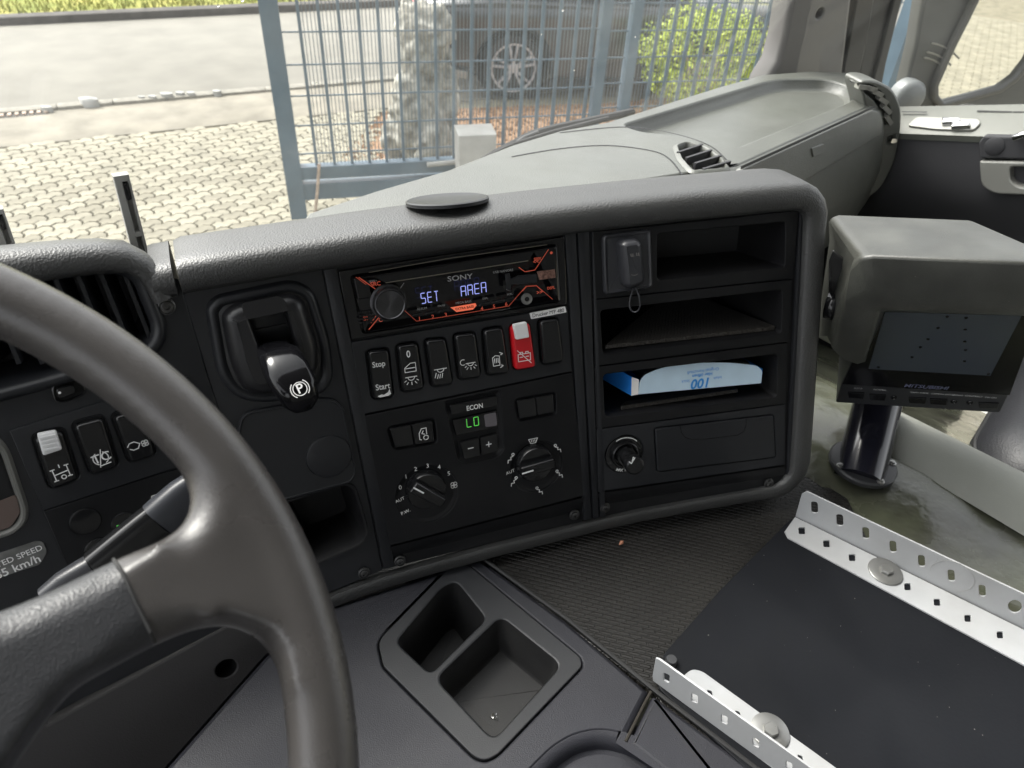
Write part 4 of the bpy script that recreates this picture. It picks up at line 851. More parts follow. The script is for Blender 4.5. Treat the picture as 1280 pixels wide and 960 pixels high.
# nearer bracket: upright flange stands on the mat edge
g0, g1 = FGu.px(816,851), FGu.px(966,960); gu = (g1-g0).normalized()
FV2 = Frame(g0, gu, Z); FH2 = Frame(g0+Z*.001, gu, gu.cross(Z)*-1)
if FH2.n.z < 0: FH2 = Frame(g0+Z*.001, gu, gu.cross(Z))
b2 = thing('angle_bracket', 'white perforated angle bracket in the foreground, cut by the bottom edge of the picture', 'bracket', g0, 'perforated angle brackets')
hol = [FV2.poly([z6(x-9,y-17), z6(x+11,y-8), z6(x+10,y+17), z6(x-9,y+8)], .002) for x, y in [(133,675),(222,740),(316,807),(415,880),(520,954),(635,1040)]]
q = [FV2.uv(816,851), FV2.uv(815.5,845), FV2.uv(819.5,823), FV2.uv(824,824.5), FV2.uv(1013,960), FV2.uv(1250,1130), FV2.uv(1250,1170)]
mb = MB(); mb.plate(FV2, q, hol, -.002, 0, .0004, hb=.0003); obj('upright_flange', mb, M['whitemetal'], b2)
q = [FH2.uv(840,866), FH2.uv(857,842), FH2.uv(866,836), FH2.uv(878,839), FH2.uv(1047,961), FH2.uv(1270,1120), FH2.uv(1250,1170)]
mb = MB(); hol = [FH2.poly([(884,862),(890,864),(892,871),(885,869)],.001), FH2.poly([(919,888),(925,890),(927,897),(920,895)],.001), FH2.poly([(997,943),(1003,945),(1005,952),(998,950)],.001)]
mb.plate(FH2, rpoly(q,[0,.004,.006,.004,0,0,0],4), hol, -.0015, 0, .0004, hb=.0003); obj('base_flange', mb, M['whitemetal'], b2)
u, v = FH2.uv(962,915); hexbolt(FH2, u, v, 0, b2, .018)
u, v = FGu.uv(838,829); 
mb = MB(); mb.lathe(FGu, u, v, [(.006,-.003),(.006,.006),(.005,.008),(0,.008)], 20, cap=False); tag(obj('rubber_stud', mb, M['monitor']), 'small grey stud at the corner of the black sheet behind the near bracket', 'stud')
# small things lying about
mb = MB(); p = gpx(776.5,679,.0005); mb.tube([p+EX*-.004+Z*.0005, p+EX*-.002+Z*.001, p+EX*.001+Z*.001, p+EX*.004+Z*.0004], [.0006,.0017,.0024,.0008], 10); tag(obj('seed', mb, M['seed']), 'small reddish brown seed lying on the textured rubber mat', 'seed')
mb = MB(); p = FG.px(618,896,-.046)+Z*.001
for k in range(7):
    q = p + Vector((random.uniform(-.006,.006), random.uniform(-.002,.002), random.uniform(0,.002))); r_ = [Vector((random.gauss(0,.0022), random.gauss(0,.0018), random.gauss(0,.001))) for _ in range(3)]
    i = len(mb.v); mb.v += [tuple(q+x) for x in r_]; mb.f.append((i, i+1, i+2))
tag(obj('foil_scrap', mb, M['foil'], smooth=False), 'tiny crumpled foil scrap in the shallow tray pocket', 'foil scrap')

# ================================================================ MONITOR
nM_ = Vector((-.237,-.913,-.322)).normalized(); uM_ = Vector((.915,-.322,.241)); uM_ = (uM_-nM_*uM_.dot(nM_)).normalized()
MO = rel(.437, .72, -.519)
FMo = Frame(MO, uM_, nM_.cross(uM_))
if FMo.n.dot(nM_) < 0: FMo = Frame(MO, uM_, -nM_.cross(uM_))
mo = thing('monitor', 'black camera monitor with dusty grey hood, on a pole beside the console', 'monitor', FMo.px(1150, 490, -.05))
face = FMo.poly([(1098,380),(1305,386),(1262,490),(1249.5,516),(1044.5,503),(1052,478)], [.001,.001,0,.004,.003,0])
mb = MB(); mb.block(FMo, face, -.07, 0, .001); obj('case', mb, M['monitor'], mo)
bez = FMo.poly([(1099,381),(1302,387),(1262,494),(1053,480)], .0008, w=.001); scr = FMo.poly([(1106.5,390),(1277.6,394.7),(1238,470),(1085.5,461.4)], w=.001)
mb = MB(); mb.plate(FMo, bez, [scr], -.001, .0012, .0003, hb=.0003); obj('screen_bezel', mb, M['gloss'], mo)
mb = MB(); mb.solid(FMo, scr, [(0,.0004),(.0001,.0005)]); scn = obj('screen', mb, M['screen'], mo)
mb = MB()
for x, y in [(1184,396),(1207.5,397.5),(1172.5,410),(1160,424),(1206.5,412),(1206,427),(1150.5,434),(1207,437.5),(1140,446.5),(1205.5,451.5),(1098,459),(1235.5,467.5)]:
    u, v = FMo.uv(x, y, .0008); mb.lathe(FMo, u, v, [(.0018,.0006),(.0016,.001)], 8)
obj('screen_dots', mb, M['gloss'], scn)
lettering(FMo, [('MITSUBISHI',1157,483.8,.0072,{'bold':.012,'shear':.25,'rot':-.5})], mat('logo_blue', (.15,.16,.26), .4), mo, w_=.0016)
def zm(x, y): return (980+x/4.267, 400+y/4.267)
lettering(FMo, [('AUTO',)+zm(395,365)+(.0027,),('NORMAL',)+zm(512,373)+(.0027,),('CAM1 CAM2',)+zm(722,388)+(.0027,),('CAMERA EXT',)+zm(838,396)+(.0027,),('BRIGHT',)+zm(925,402)+(.0027,),('CONTRAST',)+zm(1012,407)+(.0027,),('SW ON',)+zm(1103,414)+(.0027,)], M['white'], mo, w_=.0005)
for x, y, wd in [(385,400,45),(500,411,45),(712,428,48),(825,435,48),(1092,455,55)]:
    mb = MB(); mb.block(FMo, FMo.poly([zm(x-wd,y-16), zm(x+wd,y-12), zm(x+wd-8,y+17), zm(x-wd+5,y+12)], .001, w=.001), -.001, .0022, .0006); obj('button', mb, M['button'], mo)
for x, y in [(585,412),(905,434),(990,439)]:
    u, v = FMo.uv(*zm(x, y)); mb = MB(); mb.lathe(FMo, u, v, [(.0036,-.001),(.0036,.0008),(.003,.0014),(.0024,.0004),(0,.0004)], 20, cap=False); obj('trim_knob', mb, M['button'], mo)
# hood as one shell of measured corners, outer and inner skins
H = lambda x, y, w_: FMo.px(x, y, w_)
def quadgrid(mb, a, b_, c, d, n=1): mb.grid([[a, b_],[d, c]])
ob = [H(1043,270,-.10), H(1211,274,-.10)]                        # rear top edge
tf = [H(1079,324,.012), H(1090,318,.016), H(1345,328,.016)]      # ridge where top meets the brow
lf = [H(1074,452,.030), H(1113,387,.032), H(1325,396,.032)]      # lower lip of the brow
mb = MB()
R0 = [H(1036,276,-.10), H(1039,271,-.10), H(1048,268,-.10), H(1211,274.5,-.10), H(1238,289,-.10)]
R1 = [H(1068,323,.004), H(1076,317,.008), H(1090,316,.010), H(1330,326,.010), H(1370,345,.005)]
R1b = [H(1064,333,.012), H(1075,322,.017), H(1092,319.5,.018), H(1328,330,.018), H(1366,352,.012)]
R2 = [H(1056,380,.026), H(1086,363,.030), H(1108,368,.031), H(1322,381,.031), H(1350,385,.026)]
R3 = [H(1066,400,.028), H(1098,374,.032), H(1111,381,.032), H(1318,390,.032), H(1335,398,.026)]
R4 = [H(1074,412,.026), H(1100,388,.030), H(1116,389,.030), H(1314,396,.030), H(1328,405,.024)]
R5 = [H(1085,410,.004), H(1104,389,.004), H(1118,390,.004), H(1300,394,.004), H(1305,400,.004)]
mb.grid([R0, R1, R1b, R2, R3, R4, R5]); mb.f.append(tuple(range(5)))
# left cheek
Lo = [[H(1036,276,-.10), H(1037,300,-.10), H(1020,420,-.10)],
      [H(1068,323,.004), H(1058,345,.004), H(1034,420,.004)],
      [H(1064,333,.012), H(1053,370,.018), H(1038,428,.014)],
      [H(1056,380,.026), H(1050,405,.026), H(1042,438,.022)],
      [H(1066,400,.028), H(1062,425,.030), H(1056,450,.028)],
      [H(1090,383,.030), H(1083,410,.031), H(1072,455,.029)],
      [H(1103,383,.028), H(1096,405,.028), H(1082,452,.026)],
      [H(1107,385,.002), H(1100,405,.002), H(1078,452,.002)]]
mb.grid(Lo); i = len(mb.v); mb.v += [tuple(r_[2]) for r_ in Lo]; mb.f.append(tuple(range(i, i+len(Lo))))
hood = obj('hood', mb, M['hood'], mo, sharp=50)
for md in (('b', .0045),):
    bv = hood.modifiers.new('b', 'BEVEL'); bv.width = md[1]; bv.segments = 3; bv.limit_method = 'ANGLE'; bv.angle_limit = R(25)
# side bracket, thumb screw, pole with flange
mb = MB(); FBk = Frame(FMo.P(0,0,-.02), FMo.u, FMo.v); mb.block(FBk, FBk.poly([(1036,327),(1041,314),(1061,330),(1066,336),(1050,372),(1040,385),(1036,372)], .002), -.003, .0, .0006); obj('side_bracket', mb, M['steel'], mo)
mb = MB(); c0 = FBk.px(1040,383,.01); ax_ = (FMo.u*.9+FMo.n*.2).normalized(); q0 = c0-ax_*.006; q1 = c0+ax_*.006
a1 = ax_.cross(Z).normalized(); a2 = ax_.cross(a1); rr = [.0145+(.0009 if k % 2 else 0) for k in range(48)]
rows = [[q0+(a1*math.cos(2*math.pi*k/48)+a2*math.sin(2*math.pi*k/48))*rr[k]*s_ for k in range(48)] for s_ in (1,)]+[[q1+(a1*math.cos(2*math.pi*k/48)+a2*math.sin(2*math.pi*k/48))*rr[k]*s_ for k in range(48)] for s_ in (1,)]
rs = mb.grid(rows, True); mb.f += [tuple(rs[0]), tuple(rs[-1])]; obj('thumb_screw', mb, M['button'], mo, sharp=20)
pole = thing('monitor_pole', 'thick glossy black pole bolted to the tunnel under the monitor', 'pole', gpx(1078,585))
pb_ = gpx(1078,580,.012); FPo = Frame(pb_, EX, EY); pt = Vector(FMo.px(1098,500,-.045)); axp = (pt-pb_)
mb = MB(); mb.tube([pb_-axp*.25, pb_+axp*.5, pb_+axp*1.05], .031, 36); obj('tube', mb, M['pole'], pole, sharp=60)
mb = MB(); mb.lathe(FPo, 0, 0, [(.043,-.002),(.043,.003),(.041,.005),(.030,.006)], 40, cap=False); fl = obj('flange', mb, M['monitor'], pole)
for a_ in (20, 150, 235, 310):
    u, v = .0375*math.cos(R(a_)), .0375*math.sin(R(a_)); mb = MB(); mb.lathe(FPo, u, v, [(.005,.004),(.005,.0065),(.003,.007),(.003,.009),(0,.0095)], 12, cap=False); obj('flange_bolt', mb, M['zinc'], pole)

# ================================================================ TUNNEL AND PASSENGER FOOTWELL
mb = MB(); rows = []
for j in range(25):
    r_ = []
    for i in range(41):
        x = .725+i*.021; y = .62-j*.045
        z = ZM-.004 - .0 + .004*math.sin(x*21+y*9)+.003*math.sin(y*37-x*13)
        hump = math.exp(-((x-.86-.12*(y-.3))/.16)**2)*.012
        z += hump*min(1,(x-.725)/.1) - max(0, x-1.0)*.5
        r_.append(cab(x, y, z-.003 if x > .74 else ZM-.012))
    rows.append(r_)
mb.grid(rows); mb.grid([[cab(.35,.75,ZM-.014), cab(.76,.75,ZM-.014)],[cab(.35,-.6,ZM-.014), cab(.76,-.6,ZM-.014)]]); tag(obj('engine_tunnel', mb, M['tunnel'], smooth=True, sharp=80), kind='structure')
# light grey hump right of the pole
mb = MB(); rows = []
pa, pb2 = gpx(1118,512,.02), gpx(1330,615,.02); pc, pd = gpx(1100,562,.004), gpx(1330,700,.004)
for t in [i/12 for i in range(13)]:
    r_ = []
    for k in range(9):
        s_ = k/8; p = (pa.lerp(pb2, t)).lerp(pc.lerp(pd, t), s_); r_.append(p + Z*(.022*math.sin(math.pi*min(1, s_*1.0))**.8 if 0 < s_ < 1 else 0))
    r_ = [r_[0]-Z*.15] + r_
    rows.append(r_)
mb.grid(rows); mb.f.append(tuple(range(10))); tag(obj('tunnel_edge_trim', mb, M['greyfoam'], sharp=60), 'light grey moulded edge trim right of the monitor pole', 'trim')
# bright crumpled film on the passenger floor
mb = MB(); rows = []
for j in range(30):
    rows.append([cab(.80+i*.035, .62-j*.045, -1.0+random.uniform(-.012,.012)+.02*math.sin(i*.9+j*.7)) for i in range(26)])
mb.grid(rows); tag(obj('crumpled_film', mb, M['film'], smooth=False), 'bright crumpled white film covering the passenger floor', 'plastic film')
mb = MB(); FFl = Frame(cab(0,0,-1.06), EX, EY); mb.block(FFl, [(-1.1,-1.4),(1.6,-1.4),(1.6,.9),(-1.1,.9)], -.05, 0, .01); tag(obj('cab_floor', mb, M['doordark']), kind='structure')
# seat corner
mb = MB(); c_ = [(1345,560,.09),(1330,545,.10)]
seat = thing('cab_chair', 'corner of a dark grey leather passenger seat at the right edge of the picture', 'seat', gpx(1320,600,-.1))
sc_ = gpx(1330,585,-.02)
mb = MB(); rows = []
FSe = Frame(sc_, EX, EY)
q = [(-.085,.06),(-.02,.11),(.5,.12),(.5,-.5),(-.03,-.5),(-.09,-.05)]
mb.solid(FSe, rpoly(q,.06,8), [(.03,-.3),(.0,-.1),(-.004,-.05),(.0,-.02),(.012,.01),(.035,.03),(.08,.042)]); obj('cushion', mb, M['seat'], seat, sharp=70)
mb = MB(); mb.tube([FSe.P(a_, b_, -.022) for a_, b_ in rpoly(q,.06,8)], .004, 8, close=True); obj('piping', mb, M['seal'], seat)

# ================================================================ PASSENGER DASHBOARD
pd_ = thing('passenger_dashboard', 'grey passenger side dashboard with a sunken tray, glove box and round vents', 'dashboard', cab(1.1, .5, -.6))
top = FH.poly([(372,285),(385,266),(470,238),(560,212),(640,181),(700,163),(760,152),(830,130),(900,108),(955,93),(1010,89),(1060,91),(1090,97),(1103,106),(1098,122),(1086,133),(1000,171),(926,205),(870,214),(760,232),(600,262)])
tray = FH.poly([(778,156),(955,103),(975,99),(1030,99),(1056,105),(1068,114),(1064,126),(921,184),(900,183),(850,169),(800,164)], [.02,.02,.03,.03,.03,.03,.02,.04,.03,.02,.02])
vl = FH.poly([(846,184),(858,180),(880,186),(900,200),(908,212),(866,216),(852,200)], .008)
mb = MB(); mb.plate(FH, top, [tray, vl], -.01, 0, .004, hb=.004)
mb.solid(FH, tray, [(0,-.003),(.004,-.016),(.012,-.02)])
obj('dash_top', mb, M['dash'], pd_, sharp=50)
mb = MB(); mb.solid(FH, vl, [(-.007,.0),(-.004,.003),(-.001,.004),(.001,.002),(.003,-.03)]); obj('left_vent', mb, M['dash'], pd_, sharp=60)
for k in range(4):
    a_ = FH.px(853+k*14, 190+k*7.5, .002); mb = MB(); t = (FH.px(880+k*6, 184+k*8, .002)-FH.px(850+k*8, 194+k*7, .002)).normalized(); mb.box(FH.px(862+k*11, 189.5+k*7, -.001), t, t.cross(Z), Z, .03, .002, .006); obj('vent_slat', mb, M['doordark'], pd_)
def smooth_line(p, n=6):
    out = []
    for i in range(len(p)-1):
        a, b, c, d = [Vector(p[max(0, min(len(p)-1, k))]) for k in (i-1, i, i+1, i+2)]
        for k in range(n):
            t = k/n; out.append(tuple(.5*((2*b)+(c-a)*t+(2*a-5*b+4*c-d)*t*t+(3*b-a-3*c+d)*t*t*t)))
    return out+[tuple(p[-1])]
mb = MB(); mb.strokes(FH, [[FH.uv(x, y) for x, y in smooth_line([(640,196),(700,186),(760,182),(816,189),(838,200),(852,218)])]], .0022, .0006); mb.strokes(FH, [[FH.uv(x, y) for x, y in smooth_line([(700,166),(772,159),(820,163),(860,172),(890,184),(908,200)])]], .002, .0006); tag(obj('panel_gap', mb, M['doordark'], pd_, smooth=False), kind='stuff')
# front: rolled profile swept across the cab, bending back at the right end
fp_ = [(.000,.000),(-.010,-.003),(-.018,-.010),(-.024,-.022),(-.034,-.052),(-.042,-.085),(-.046,-.105),(-.050,-.13),(-.048,-.19),(-.030,-.26),(.03,-.34),(.10,-.50)]
path = [FH.uv(x, y) for x, y in [(700,238),(780,228),(870,217),(921,208)]] + [FH.uv(x, y) for x, y in [(960,190),(1000,172),(1045,152),(1080,136),(1094,127),(1102,117),(1106,106)]]
rows = []
for i, p in enumerate(path):
    a_ = Vector(path[max(i-1,0)]); b_ = Vector(path[min(i+1,len(path)-1)]); t = (b_-a_).normalized(); nrm = Vector((t.y, -t.x))
    rows.append([FH.P(p[0]-nrm.x*dy*1.0, p[1]-nrm.y*dy, dz) for dy, dz in fp_])
mb = MB(); mb.grid(rows); obj('dash_front', mb, M['dash'], pd_, sharp=60)
ex0 = FH.uv(921,208); ex1 = FH.uv(1080,136)
t = (Vector(ex1)-Vector(ex0)).normalized(); tv = FH.u*t.x+FH.v*t.y; dn = tv.cross(Z); dn = dn if dn.dot(CAM-FH.o) > 0 else -dn
Fg = Frame(FH.P(ex0[0], ex0[1])+dn*.024-Z*.022+ (dn*.022-Z*.083).normalized().cross(tv)*0, tv, -(dn*.022-Z*.083)*-1*-1 if False else (Z*.083-dn*.022))
mb = MB(); gb = Fg.poly([(925,212),(1090,137),(1099,140),(1103,150),(1102,168),(1010,224),(925,262)], .012, w=.004)
mb.block(Fg, gb, -.004, .005, .002); gl = obj('glovebox_door', mb, M['dash'], pd_)
mb = MB(); mb.block(Fg, Fg.poly([(1014,185),(1029,179.5),(1031,190),(1016,197)], .003, w=.006), .003, .0075, .001); obj('latch', mb, M['dash'], gl)
mb = MB(); mb.strokes(Fg, [[Fg.uv(925,209.5,.003), Fg.uv(1092,133.5,.003)]], .0045, .0052); obj('shadow_gap', mb, M['seal'], pd_, smooth=False)
# round end with the crescent vent, facing rearwards
FE = Frame(cab(1.45,.44,-.5), azv(75), Z)
mb = MB(); en = FE.poly([(1074,101),(1094,100),(1116,110),(1127,132),(1127,160),(1118,205),(1100,238),(1062,262),(1040,268),(1040,200),(1085,150)], [.02]*8+[.0,.0,.02])
hv = FE.poly([(1072,104),(1090,106),(1104,117),(1113,136),(1115,154),(1107,157),(1102,140),(1092,125),(1078,114)], .004)
hk = FE.poly([(1109,171),(1121,167),(1121,177),(1109,182)], .003)
mb.plate(FE, en, [hv, hk], -.05, 0, .004, hb=.002, depth=[.03,.008], taper=.003); obj('end_cap', mb, M['dash'], pd_, sharp=60)
for k in range(6):
    t = k/5; x = 1078+31*math.sin(t*1.5); y = 108+44*(1-math.cos(t*1.5)); p = FE.px(x, y, -.004)
    mb = MB(); ang = R(-5-35*t); d1_ = FE.u*math.cos(ang)+FE.v*math.sin(ang); d2_ = FE.n.cross(d1_); mb.box(p, d1_, d2_, FE.n, .012, .0038, .007); obj('vent_slat', mb, M['silver'], pd_)
mb = MB(); p = FE.px(1116,175,.0); mb.box(p, FE.u, FE.v, FE.n, .006, .004, .005); obj('vent_wheel', mb, M['chrome'], pd_)
# bulkhead under the dash so that no daylight leaks in
mb = MB(); FBh = Frame(cab(.5,.62,-.8), EX, Z); mb.block(FBh, [(-1.7,-.3),(1.1,-.3),(1.1,.36),(-1.7,.36)], -.02, 0, .002); tag(obj('front_bulkhead', mb, M['doordark']), kind='structure')

mb = MB(); FBw = Frame(cab(.5,.60,-.8), EX, Z); mb.block(FBw, [(.18,-.3),(1.2,-.3),(1.2,.36),(.18,.36)], -.012, 0, .002); tag(obj('footwell_wall', mb, M['greyfoam']), kind='structure')
# ================================================================ DOOR, PILLAR, WINDSCREEN, MIRROR
XD = 1.56
FDo = Frame(cab(XD, .3, -.4), -EY, Z)
door = thing('passenger_door', 'grey and charcoal passenger door panel with silver pull handle', 'door', cab(XD, 0, -1))
A_, B_ = FDo.px(1090,134,-.05), FDo.px(1400,127.5,-.05)
c0, c1 = FDo.px(1090,165,.012), FDo.px(1400,176,.012)
mb = MB(); d0, d1_ = A_.lerp(c0,.25)+Z*.004, B_.lerp(c1,.25)+Z*.004
mb.grid([[A_-Z*.03, B_-Z*.03],[A_, B_],[d0, d1_],[c0+Z*.004-EX*0, c1+Z*.004],[c0+EX*-.004, c1+EX*-.004],[c0-Z*.012, c1-Z*.012]]); obj('door_top', mb, M['doorlight'], door, sharp=50)
mb = MB(); rows = []
for dz, dx in [(-.005,.010),(-.06,.012),(-.10,.012),(-.14,.006),(-.17,-.01),(-.26,-.03),(-.5,-.03),(-.8,-.03)]:
    rows.append([Vector(c0)+(c0-c1)*.55+Z*dz-EX*(dx-.012), Vector(c1)+Z*dz-EX*(dx-.012)])
mb.grid(rows); obj('door_panel', mb, M['doordark'], door, sharp=60)
mb = MB(); FDt = Frame(A_.lerp(c0,.5)+Z*.006, (c1-c0), (A_-c0)); 
if FDt.n.z < 0: FDt = Frame(FDt.o, -FDt.u, FDt.v)
mb.block(FDt, FDt.poly([(1134,158),(1146,147),(1223,150),(1226,155),(1217,164),(1170,162.5)], .008), -.002, .003, .001); pod = obj('switch_pod', mb, M['silver'], door)
for x, y in [(1188,151.5),(1200,156.5)]:
    mb = MB(); mb.block(FDt, FDt.poly([(x-11,y-3.5),(x+12,y-3.5),(x+14,y+2),(x-11,y+3)], .003, w=.008), .002, .012, .003); obj('window_switch', mb, M['chrome'], pod)
FDp = Frame(Vector(c0)-EX*.008, -EY, Z)
FDp = Frame(Vector(FDo.px(1230,200,.016)), (c1-c0), Z)
mb = MB(); mb.block(FDp, FDp.poly([(1226,176),(1232,168),(1400,172),(1400,199),(1227,196)], .004), -.004, .012, .003); up2 = obj('upper_bezel', mb, M['doordark'], door)
mb = MB(); u, v = FDp.uv(1243,183,.013); mb.lathe(FDp, u, v, [(.016,.010),(.016,.013),(.014,.014),(0,.014)], 24, cap=False); obj('round_cap', mb, M['doordark'], up2)
mb = MB(); pull = FDp.poly([(1227,199),(1400,202),(1400,245),(1245,240),(1229,230)], [.004,.003,.003,.02,.02]); hp = FDp.poly([(1265,206),(1330,208),(1330,236),(1275,231),(1266,224)], .008)
mb.plate(FDp, pull, [hp], -.004, .014, .003, hb=.003, depth=.04, taper=.004); obj('pull_handle', mb, M['silver'], door)
mb = MB(); mb.tube([FDt.px(1268,172,.01), FDt.px(1280,168,.02), FDt.px(1320,170,.02)], .006, 10); obj('door_lever', mb, M['chrome'], door)
mb = MB(); 
for x in (1133,): mb.strokes(FDt, [[FDt.uv(1128,140.5,.002), FDt.uv(1158,141,.002)]], .003, .004)
mb.strokes(FDt, [[FDt.uv(1222,139.5,.002), FDt.uv(1236,139.8,.002)],[FDt.uv(1238,140,.002), FDt.uv(1264,140.6,.002)],[FDt.uv(1267,140.7,.002), FDt.uv(1300,141.5,.002)]], .003, .004); obj('defrost_slot', mb, M['seal'], door, smooth=False)
# A pillar: grey trim, black seals and frame, drawn as a raked post at the right end of the windscreen
pil = thing('windscreen_pillar', 'grey trimmed windscreen pillar with a dark hole and black door seal', 'pillar', cab(1.5,.7,-.4))
FPi = Frame(cab(1.62,.67,-.3), azv(62), Z)
def pillar_part(name, q, w0, w1, m, b_=.006, holes=()):
    mb = MB(); mb.plate(FPi, FPi.poly(q, w=w1), [list(h) for h in holes], w0, w1, b_, hb=.003, depth=.02 if holes else None); return obj(name, mb, M[m], pil, sharp=60)
u, v = FPi.uv(1025,17,.02)
hole_ = circ(u, v, .0105, 20)
pillar_part('trim_cover', [(1010,-120),(989,0),(981,45),(972,78),(958,100),(950,125),(1051,125),(1066,0),(1086,-120)], -.03, .02, 'trim', .012, [hole_])
pillar_part('inner_seal', [(1090,-120),(1070,0),(1053,92),(1050,120),(1068,130),(1089,30),(1112,-120)], -.05, .004, 'seal')
pillar_part('door_post', [(1110,-120),(1087,0),(1068,130),(1082,140),(1104,60),(1118,0),(1142,-120)], -.05, -.006, 'seal')
pillar_part('door_seal', [(1142,-120),(1118,-2),(1098,78),(1080,142),(1096,142),(1108,80),(1128,0),(1150,-120)], -.05, .002, 'seal', .004)
# windscreen
ws = MB(); rows = []
for j in range(-2, 9):
    t = j/8; y = .79-.40*t; z = -.42+.95*t
    rows.append([cab(x, y-.05*((x-.2)/1.3)**2, z) for x in [-1.3+2.85*i/20 for i in range(21)]])
ws.grid(rows); tag(obj('windscreen', ws, M['glass'], sharp=90), 'large clear windscreen above the dashboard with dried water drops', 'windscreen')
mb = MB()
for i in range(70):
    x, y = random.uniform(-.9,1.3), random.uniform(.02,.75); yy = .79-.40*y-.05*((x-.2)/1.3)**2; zz = -.42+.95*y; r_ = random.uniform(.0008,.0022)
    c_ = cab(x, yy, zz); nrm = (EY*.92+Z*.39).normalized(); a1 = EX; a2 = nrm.cross(EX)
    top_ = len(mb.v); rings = []
    for rr_, hh in ((1,0),(.7,.45),(.3,.62)):
        rings.append(mb.ring([c_+nrm*(.001+hh*r_)+a1*(rr_*r_*math.cos(k*1.047))+a2*(rr_*r_*math.sin(k*1.047)) for k in range(6)]))
    mb.bridge(rings[0], rings[1]); mb.bridge(rings[1], rings[2]); mb.f.append(tuple(rings[2])); mb.f.append(tuple(rings[0]))
tag(obj('water_drops', mb, M['drop']), 'small water drops scattered on the outside of the windscreen', 'water drops', kind='stuff')
# wiper outside, at the foot of the glass
wi = thing('windscreen_wiper', 'black wiper arm and blade lying outside at the foot of the windscreen', 'wiper', cab(.75,.84,-.38))
FWi = Frame(cab(.7,.84,-.38), EX, Z)
mb = MB(); mb.tube([FWi.px(x, y) for x, y in [(592,205),(625,187),(664,168),(696,160),(790,140)]], [.003,.005,.007,.008,.008], 8); obj('wiper_arm', mb, M['seal'], wi)
mb = MB(); mb.tube([FWi.px(x, y, .02) for x, y in [(585,211),(610,196),(642,181),(690,166),(760,148)]], .005, 8); obj('wiper_blade', mb, M['seal'], wi)
mb = MB(); mb.tube([FWi.px(x, y, .01) for x, y in [(640,182),(655,172),(672,165)]], .0035, 8); obj('wiper_link', mb, M['steel'], wi)
# mirror outside the passenger window
FMi0 = Frame(cab(2.05,.62,-.25), azv(66), Z)
mir = thing('door_mirror', 'grey exterior mirror housing seen through the passenger window, its glass showing bright paving', 'mirror', cab(2.05,.62,-.4))
gp = [(1221,0),(1208,27),(1195,52),(1183,78),(1171,106),(1171,118),(1178,127),(1220,116),(1249,108),(1267,95),(1282,76),(1300,40),(1300,-140),(1290,-150),(1250,-150)]
# aim the glass so that it mirrors the paving behind and beside the truck
gc = FMi0.px(1228,70); din = (gc-CAM).normalized(); tgt = cab(3.3,-1.4,-EYE) - gc; nrm = (tgt.normalized()-din).normalized()
FMi = Frame(gc, nrm.cross(Z)*-1, Z)
if FMi.n.dot(nrm) < 0: FMi = Frame(gc, nrm.cross(Z), Z)
gq = FMi.poly(gp)
hq = FMi.poly([(1158,-150),(1155,0),(1145,60),(1133,107),(1130,150),(1300,150),(1330,100),(1340,-150)])
mb = MB(); mb.block(FMi, hq, -.05, -.006, .01); obj('housing', mb, mat('mirror_housing', (.09,.093,.09), .4, var=.15, dust=.2), mir, sharp=50)
mb = MB(); mb.plate(FMi, inset(gq,-.016), [gq], -.02, .012, .005, hb=.004); obj('glass_frame', mb, mat('mirror_rim', (.09,.09,.085), .35), mir, sharp=50)
mb = MB(); mb.solid(FMi, gq, [(0,-.0045),(.001,-.004)]); obj('mirror_glass', mb, M['mirror'], mir)
mb = MB()
for r0, dy in ((.16,0),(.175,.006),(.20,.0)):
    cu_, cv_ = FMi.uv(1120,140,-.005); mb.strokes(FMi, [[(cu_+r0*1.0*math.cos(R(a_)), cv_+r0*.9*math.sin(R(a_))) for a_ in range(52,88,6)]], .004, -.002, h=.006)
obj('housing_rib', mb, M['silver'], mir)
mb = MB(); FMb = Frame(FMi.P(0,0,.02), FMi.u, FMi.v); u, v = FMb.uv(1137,122); mb.lathe(FMb, u, v, [(.045,-.03),(.045,0),(.04,.008),(.03,.013),(0,.015)], 24, cap=False); obj('joint_cover', mb, mat('joint_grey', (.16,.17,.17), .35), mir)
# side window glass
mb = MB(); mb.grid([[cab(XD+.05,.75,-.42), cab(XD+.05,-1.0,-.36)],[cab(XD+.0,.6,.35), cab(XD+.0,-1.0,.35)]]); obj('side_window', mb, M['glass'], door)

# ---------------- rest of the cab shell around the viewer
mb = MB(); FRf = Frame(cab(0,0,.62), EX, EY); hat = rpoly([(-.5,-.75),(.95,-.75),(.95,.02),(-.5,.02)], .08)
mb.plate(FRf, [(-1.1,-1.5),(XD+.05,-1.5),(XD+.05,.28),(-1.1,.28)], [], 0, .04, .004); tag(obj('cab_roof', mb, M['cabwall']), kind='structure')
mb = MB(); FRw = Frame(cab(0,-1.45,0), EX, Z); mb.block(FRw, [(-1.1,-1.1),(XD+.05,-1.1),(XD+.05,.6),(-1.1,.6)], -.04, 0, .004); tag(obj('cab_rear_wall', mb, M['cabwall']), kind='structure')
mb = MB(); FLw = Frame(cab(-1.05,0,0), EY, Z); mb.block(FLw, [(-1.45,-1.1),(.75,-1.1),(.75,-.35),(-1.45,-.35)], -.03, 0, .004); tag(obj('cab_left_wall', mb, M['cabwall']), kind='structure')

